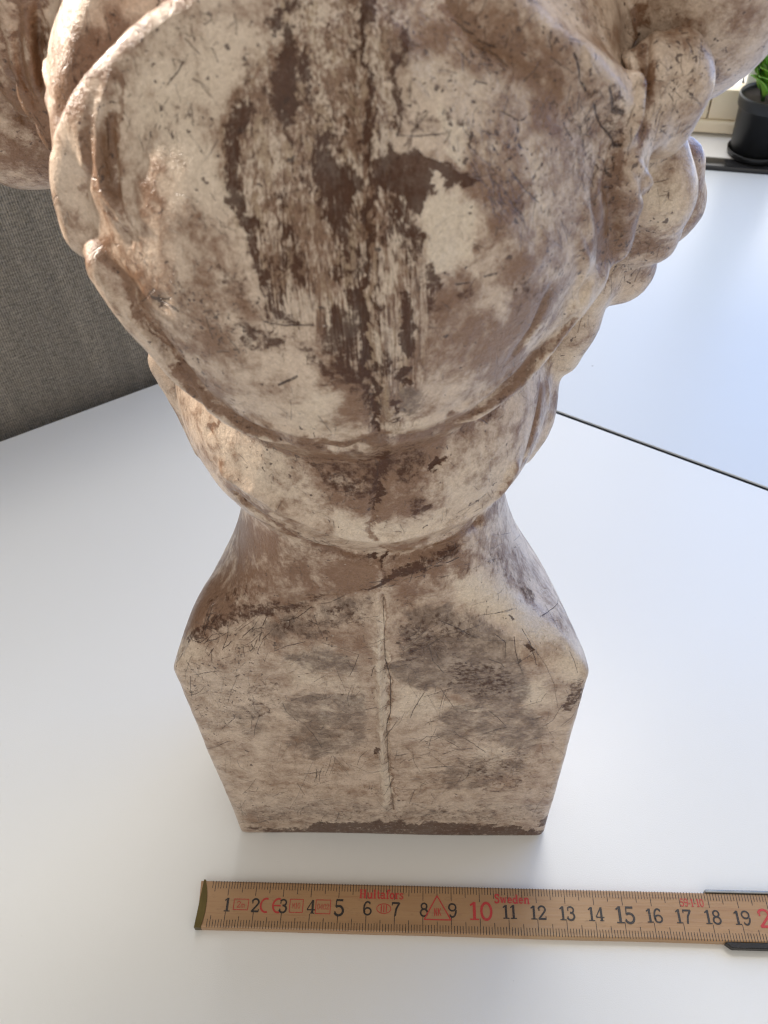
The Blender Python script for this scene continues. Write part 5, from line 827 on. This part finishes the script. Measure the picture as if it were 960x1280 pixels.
PB = Vector((W0[0], W0[1])) + wd * (-.0165) + Vector((-wd.y, wd.x)) * .030
p1 = empty('pebble', (PB.x, PB.y, TZ + .0032)); tag(p1, 'small brown pebble at the window beside the bust', 'pebble'); ball('stone', (0, 0, .0052), .0066, M['terra'], p1, .75, 5)

# ================================================================ folding ruler
RU = empty('folding_ruler', (-.0740, .0925, TZ), R(-4.227)); tag(RU, 'wooden folding ruler with black centimetre numbers lying in front of the bust', 'ruler')
TH = .0030; RW = .0160
def seg_mesh(L, w, th, x0=0.0, flare=0):
    """one leg of the ruler: rounded edges, a hair uneven, ends cut"""
    bm = bmesh.new(); prof = [(-.5, -.5), (-.5, .25), (-.485, .42), (-.46, .5), (.46, .5), (.485, .42), (.5, .25), (.5, -.5)]; rows = []; N = 90; rg = random.Random(7)
    for i in range(N + 1):
        t = i / N; x = x0 + L * t; wob = .00006 * math.sin(t * 21) + rg.uniform(-.00003, .00003)
        rows.append([bm.verts.new((x + (y * -.0012 if i == 0 else 0), w / 2 + y * w + (wob if y < 0 else wob * .3), th / 2 + z * th)) for y, z in prof])
    for a_, b_ in zip(rows, rows[1:]):
        for q in range(len(prof)): bm.faces.new((a_[q], a_[(q + 1) % 8], b_[(q + 1) % 8], b_[q]))
    bm.faces.new(rows[0]); bm.faces.new(rows[-1][::-1]); return bm
from_bm('first_leg', seg_mesh(.236, RW, TH), M['wood'], RU)
PZ = TH + .00006
quads = {'ink': [], 'red': []}
def qd(k, *p): quads[k].append(p)
def bar(k, a, b, w):
    dx, dy = b[0] - a[0], b[1] - a[1]; L = math.hypot(dx, dy) or 1; nx, ny = -dy / L * w / 2, dx / L * w / 2
    qd(k, (a[0] + nx, a[1] + ny), (a[0] - nx, a[1] - ny), (b[0] - nx, b[1] - ny), (b[0] + nx, b[1] + ny))
def mesh_quads(name, k, lst, z, parent):
    v = []; f = []
    for q in lst: f.append(tuple(range(len(v), len(v) + len(q)))); v += [(x * CM, y * CM, z) for x, y in q]
    me = bpy.data.meshes.new(name); me.from_pydata(v, [], f); return link(name, me, M[k], parent)
rg = random.Random(2)
ticks = []
for mm in range(4, 234):
    u = mm * .1; w = .022
    l = .30 if mm % 5 else (.44 if mm % 10 else .58)
    j = rg.uniform(-.01, .01)
    lb = l * .93
    quads['ink'].append(((u - w / 2, .012), (u + w / 2, .012), (u + w / 2, lb + j), (u - w / 2, lb + j)))
    quads['ink'].append(((u - w / 2, 1.588 - l * .86 + j), (u + w / 2, 1.588 - l * .86 + j), (u + w / 2, 1.588), (u - w / 2, 1.588)))
o = mesh_quads('scale_marks', 'ink', quads['ink'], PZ, RU); o['kind'] = 'stuff'
# slab-serif figures and letters drawn as pen strokes in a 1 x 1 em box: (width factor, strokes)
T, N_, B_ = .17, .085, .21
def arc(cx, cy, rx, ry, a0, a1, n=12): return [(cx + rx * math.cos(R(a0 + (a1 - a0) * i / n)), cy + ry * math.sin(R(a0 + (a1 - a0) * i / n))) for i in range(n + 1)]
GL = {
 '1': (.5, [([(.26, 0), (.26, 1)], T), ([(.26, .97), (.05, .80)], .10), ([(.04, .04), (.48, .04)], .08)]),
 '2': (.62, [(arc(.30, .73, .24, .24, 165, -20) + [(.36, .42), (.07, .06)], .13), ([(.05, .06), (.58, .06)], .14), ([(.56, .02), (.57, .24)], .07), ([(.06, .70), (.14, .70)], .14)]),
 '3': (.6, [(arc(.28, .75, .22, .22, 150, -75), .12), (arc(.27, .29, .26, .26, 90, -155), .14), ([(.06, .74), (.14, .74)], .13), ([(.03, .24), (.11, .24)], .13)]),
 '4': (.64, [([(.42, 0), (.42, 1)], T), ([(.40, .97), (.03, .30)], .08), ([(.03, .28), (.62, .28)], .09), ([(.28, .04), (.58, .04)], .07)]),
 '5': (.6, [([(.10, .94), (.52, .94)], .13), ([(.12, .94), (.10, .52)], .07), (arc(.27, .31, .26, .28, 125, -150), .14), ([(.02, .20), (.10, .20)], .13)]),
 '6': (.62, [(arc(.32, .50, .26, .47, 55, 180) + [], .13), (arc(.32, .28, .25, .25, 180, -180, 20), .12), (arc(.32, .5, .26, .47, 180, 215, 5), .14), ([(.46, .84), (.52, .84)], .12)]),
 '7': (.6, [([(.04, .93), (.57, .93)], .14), ([(.05, .99), (.05, .74)], .07), ([(.56, .92), (.34, .50), (.26, .02)], .14)]),
 '8': (.62, [(arc(.31, .75, .20, .21, 0, 360, 20), .12), (arc(.31, .28, .25, .25, 0, 360, 20), .13)]),
 '9': (.62, [(arc(.30, .50, .26, .47, -125, 0), .13), (arc(.30, .72, .25, .25, 0, 360, 20), .12), ([(.10, .16), (.16, .16)], .12)]),
 '0': (.66, [(arc(.33, .5, .25, .46, 0, 360, 26), .14)]),
 'H': (.86, [([(.18, 0), (.18, 1)], T), ([(.66, 0), (.66, 1)], T), ([(.18, .5), (.66, .5)], .09), ([(.03, .04), (.34, .04)], .08), ([(.03, .96), (.34, .96)], .08), ([(.5, .04), (.82, .04)], .08), ([(.5, .96), (.82, .96)], .08)]),
 'u': (.72, [([(.15, .64), (.15, .2)] + arc(.33, .2, .18, .17, 180, 320, 6) + [(.54, .2)], .13), ([(.56, 0), (.56, .66)], T), ([(.02, .63), (.2, .63)], .07), ([(.42, .63), (.58, .63)], .07), ([(.56, .03), (.70, .03)], .07)]),
 'l': (.38, [([(.19, 0), (.19, 1)], T), ([(.05, .97), (.2, .97)], .07), ([(.03, .035), (.36, .035)], .07)]),
 't': (.42, [([(.2, .9), (.2, .15), (.26, .06), (.4, .08)], .13), ([(.03, .64), (.4, .64)], .08)]),
 'a': (.62, [(arc(.27, .48, .18, .16, 150, 0, 6) + [(.46, .12), (.58, .04)], .14), (arc(.26, .2, .19, .17, 70, 360, 10), .11)]),
 'f': (.42, [(arc(.34, .82, .14, .15, 30, 180, 6) + [(.2, 0)], .15), ([(.03, .64), (.42, .64)], .08), ([(.05, .035), (.38, .035)], .07)]),
 'o': (.60, [(arc(.3, .33, .21, .29, 0, 360, 16), .15)]),
 'r': (.5, [([(.18, 0), (.18, .66)], T), (arc(.38, .42, .19, .2, 165, 60, 5), .11), ([(.04, .63), (.2, .63)], .07), ([(.04, .035), (.36, .035)], .07)]),
 's': (.5, [([(.43, .56), (.32, .63), (.14, .60), (.10, .48), (.24, .36), (.40, .28), (.42, .12), (.28, .03), (.10, .05), (.05, .14)], .12)]),
 'S': (.6, [([(.52, .82), (.42, .95), (.20, .95), (.09, .78), (.20, .58), (.42, .47), (.52, .26), (.40, .05), (.18, .04), (.06, .20)], .15), ([(.53, 1), (.53, .72)], .06), ([(.06, 0), (.06, .28)], .06)]),
 'w': (.86, [([(.12, .64), (.28, .03)], .14), ([(.28, .03), (.43, .62)], .08), ([(.43, .62), (.60, .03)], .14), ([(.60, .03), (.74, .64)], .08), ([(.02, .64), (.24, .64)], .07), ([(.64, .64), (.84, .64)], .07)]),
 'e': (.58, [([(.1, .36), (.48, .36)] + arc(.29, .34, .20, .28, 5, 315, 14), .12)]),
 'd': (.66, [([(.5, 0), (.5, 1)], T), (arc(.28, .32, .2, .28, 60, 300, 12), .14), ([(.36, .97), (.5, .97)], .07), ([(.5, .03), (.64, .03)], .07)]),
 'n': (.72, [([(.16, 0), (.16, .66)], T), ([(.16, .46)] + arc(.36, .42, .18, .2, 150, 0, 8) + [(.55, 0)], .14), ([(.03, .63), (.18, .63)], .07), ([(.03, .035), (.30, .035)], .07), ([(.42, .035), (.68, .035)], .07)]),
 '-': (.34, [([(.05, .4), (.3, .4)], .12)]),
 'm': (.7, [([(.1, 0), (.1, .6)], .09), ([(.1, .45), (.22, .6), (.34, .5), (.34, 0)], .09), ([(.34, .45), (.47, .6), (.58, .5), (.58, 0)], .09)]),
 'M': (.7, [([(.1, 0), (.1, 1), (.34, .3), (.58, 1), (.58, 0)], .09)]), 'N': (.6, [([(.1, 0), (.1, 1), (.5, 0), (.5, 1)], .1)]), 'K': (.6, [([(.1, 0), (.1, 1)], .1), ([(.5, 1), (.1, .45)], .1), ([(.22, .6), (.54, 0)], .1)]),
}
def text(dst, s_, u, v, h, sx=1.0, gap=.06, thin=1.0, center=True):
    tot = sum(GL[c][0] * h * sx for c in s_) + gap * h * (len(s_) - 1)
    x = u - tot / 2 if center else u
    for c in s_:
        w, strokes = GL[c]
        for pts, wd_ in strokes:
            ww = wd_ * h * thin
            for a_, b_ in zip(pts, pts[1:]):
                A = (x + a_[0] * h * sx, v + a_[1] * h); Bp = (x + b_[0] * h * sx, v + b_[1] * h)
                L = math.hypot(Bp[0] - A[0], Bp[1] - A[1]) or 1e-6; e = min(ww * .25, .02) if len(pts) > 2 else 0
                A2 = (A[0] - (Bp[0] - A[0]) / L * e, A[1] - (Bp[1] - A[1]) / L * e); B2 = (Bp[0] + (Bp[0] - A[0]) / L * e, Bp[1] + (Bp[1] - A[1]) / L * e)
                dx, dy = (B2[0] - A2[0]), (B2[1] - A2[1]); Lq = math.hypot(dx, dy) or 1; nx, ny = -dy / Lq * ww / 2, dx / Lq * ww / 2
                dst.append(((A2[0] + nx, A2[1] + ny), (A2[0] - nx, A2[1] - ny), (B2[0] - nx, B2[1] - ny), (B2[0] + nx, B2[1] + ny)))
        x += (w * sx + gap) * h
def printed(name, items, mat, z=PZ + .00004):
    """the strokes of a glyph overlap: each gets a hair of height of its own so that no two faces share a plane"""
    v = []; f = []
    for i, q in enumerate(items): f.append(tuple(range(len(v), len(v) + len(q)))); v += [(x_ * CM, y_ * CM, z + (i % 24) * .0000012) for x_, y_ in q]
    me = bpy.data.meshes.new(name); me.from_pydata(v, [], f); return link(name, me, mat, RU)
for n_ in range(1, 24):
    q = []; big = n_ in (5, 15); red = n_ in (10, 20)
    h = .60 if red else (.56 if big else .46)
    text(q, str(n_), n_ + (.04 if n_ > 1 else .03), .80 - h / 2 - .02, h, 1.15 if red else 1.05, .04, 1.0)
    o = printed('number', q, M['red' if red else 'ink'])
q = []; text(q, 'Hultafors', 6.52, 1.11, .30, 1.0, .03, 1.1); printed('maker_name', q, M['red'], PZ + .00008)
q = []; text(q, 'Sweden', 11.15, 1.06, .30, 1.0, .03, 1.1); printed('country_name', q, M['red'], PZ + .00008)
q = []; text(q, '59-1-10', 17.42, 1.11, .26, .85, .02, .8); printed('date_code', q, M['red'], PZ + .00008)
def frame(q, x0, x1, y0, y1, w=.022):
    for a_, b_ in (((x0, y0), (x1, y0)), ((x0, y1), (x1, y1)), ((x0, y0), (x0, y1)), ((x1, y0), (x1, y1))):
        dx, dy = b_[0] - a_[0], b_[1] - a_[1]; L = math.hypot(dx, dy); nx, ny = -dy / L * w / 2, dx / L * w / 2; q.append(((a_[0] + nx, a_[1] + ny), (a_[0] - nx, a_[1] - ny), (b_[0] - nx, b_[1] - ny), (b_[0] + nx, b_[1] + ny)))
q = []; frame(q, 1.26, 1.78, .62, .98); text(q, '2m', 1.52, .69, .22, 1, .04, .7); printed('length_mark', q, M['red'])
q = []
for cx, ex in ((2.42, 0), (2.86, 1)):
    pts = arc(cx, .79, .19, .23, 70, 290, 14)
    for a_, b_ in zip(pts, pts[1:]): dx, dy = b_[0] - a_[0], b_[1] - a_[1]; L = math.hypot(dx, dy); nx, ny = -dy / L * .032, dx / L * .032; q.append(((a_[0] + nx, a_[1] + ny), (a_[0] - nx, a_[1] - ny), (b_[0] - nx, b_[1] - ny), (b_[0] + nx, b_[1] + ny)))
    if ex: q.append(((2.68, .765), (2.95, .765), (2.95, .815), (2.68, .815)))
printed('conformity_mark', q, M['red'])
q = []; frame(q, 3.27, 3.74, .58, 1.02, .024); text(q, 'M10', 3.50, .71, .19, .8, .03, .6); printed('year_mark', q, M['red'])
q = []; frame(q, 4.20, 4.72, .56, 1.02, .024); text(q, '0402', 4.46, .70, .19, .85, .03, .6); printed('office_mark', q, M['red'])
q = []
pts = arc(6.62, .78, .25, .16, 0, 360, 22)
for a_, b_ in zip(pts, pts[1:]): dx, dy = b_[0] - a_[0], b_[1] - a_[1]; L = math.hypot(dx, dy); nx, ny = -dy / L * .012, dx / L * .012; q.append(((a_[0] + nx, a_[1] + ny), (a_[0] - nx, a_[1] - ny), (b_[0] - nx, b_[1] - ny), (b_[0] + nx, b_[1] + ny)))
for x_ in (6.53, 6.62, 6.71): q.append(((x_ - .016, .66), (x_ + .016, .66), (x_ + .016, .90), (x_ - .016, .90)))
printed('class_mark', q, M['red'])
q = []
for a_, b_ in (((8.05, .46), (8.98, .46)), ((8.05, .46), (8.50, 1.26)), ((8.98, .46), (8.50, 1.26))):
    dx, dy = b_[0] - a_[0], b_[1] - a_[1]; L = math.hypot(dx, dy); nx, ny = -dy / L * .02, dx / L * .02; q.append(((a_[0] + nx, a_[1] + ny), (a_[0] - nx, a_[1] - ny), (b_[0] - nx, b_[1] - ny), (b_[0] + nx, b_[1] + ny)))
text(q, 'NK', 8.52, .58, .26, .8, .06, .9); printed('triangle_mark', q, M['red'], PZ + .00008)
# brass tip folded over the first end, with its bowed inner edge
bm = bmesh.new(); top = []; bot = []
outl = [(-.045, -.01)] + [(.10 + .27 * math.sin(math.pi * (t_ * .5 + .5) ** 1.0) * 0 + .30 * math.sin(math.pi * min(1, max(0, t_ * .62 + .26))), t_ * 1.62 - .01) for t_ in [i / 14 for i in range(15)]] + [(.10, 1.615)]
outl = [(-.03, -.012)] + [(.02 + .26 * (1 - abs(2 * (t_ * .72 + .20) - 1) ** 2.2), -.012 + 1.632 * t_) for t_ in [i / 16 for i in range(17)]] + [(.045, 1.62)]
a_ = [bm.verts.new((x_ * CM, y_ * CM, PZ + .00022)) for x_, y_ in outl]; f_ = bm.faces.new(a_)
r_ = bmesh.ops.extrude_face_region(bm, geom=[f_])
for v_ in r_['geom']:
    if isinstance(v_, bmesh.types.BMVert): v_.co.z = .0003
from_bm('end_tip', bm, M['brass'], RU)
# hinge: plate along the upper edge, dark spring clip under the lower edge, next leg folded back underneath
from_bm('hinge_plate', box_bm(.1795, .236, .0159, .0168, .0004, .0034, .0002, 2), M['hinge'], RU)
from_bm('hinge_plate', box_bm(.1800, .236, .01685, .0172, .0004, .0024, .0001, 1), M['steel'], RU)
from_bm('hinge_clip', prism_bm([(.1828, -.0004), (.1850, -.0020), (.236, -.0020), (.236, -.0001), (.1836, -.0001)], .0006, .0031, .0002), M['steel'], RU)
from_bm('rivet', lathe_bm([(.0022, .00305), (.0022, .0034), (.0016, .0038), (.0006, .0039)], 24), M['brass'], RU, True).location = (.2285, .008, 0)

# ================================================================ floor under it all
fl = from_bm('floor', box_bm(-3, 3, -3, 3, -.02, 0), M['carpet']); fl['kind'] = 'structure'
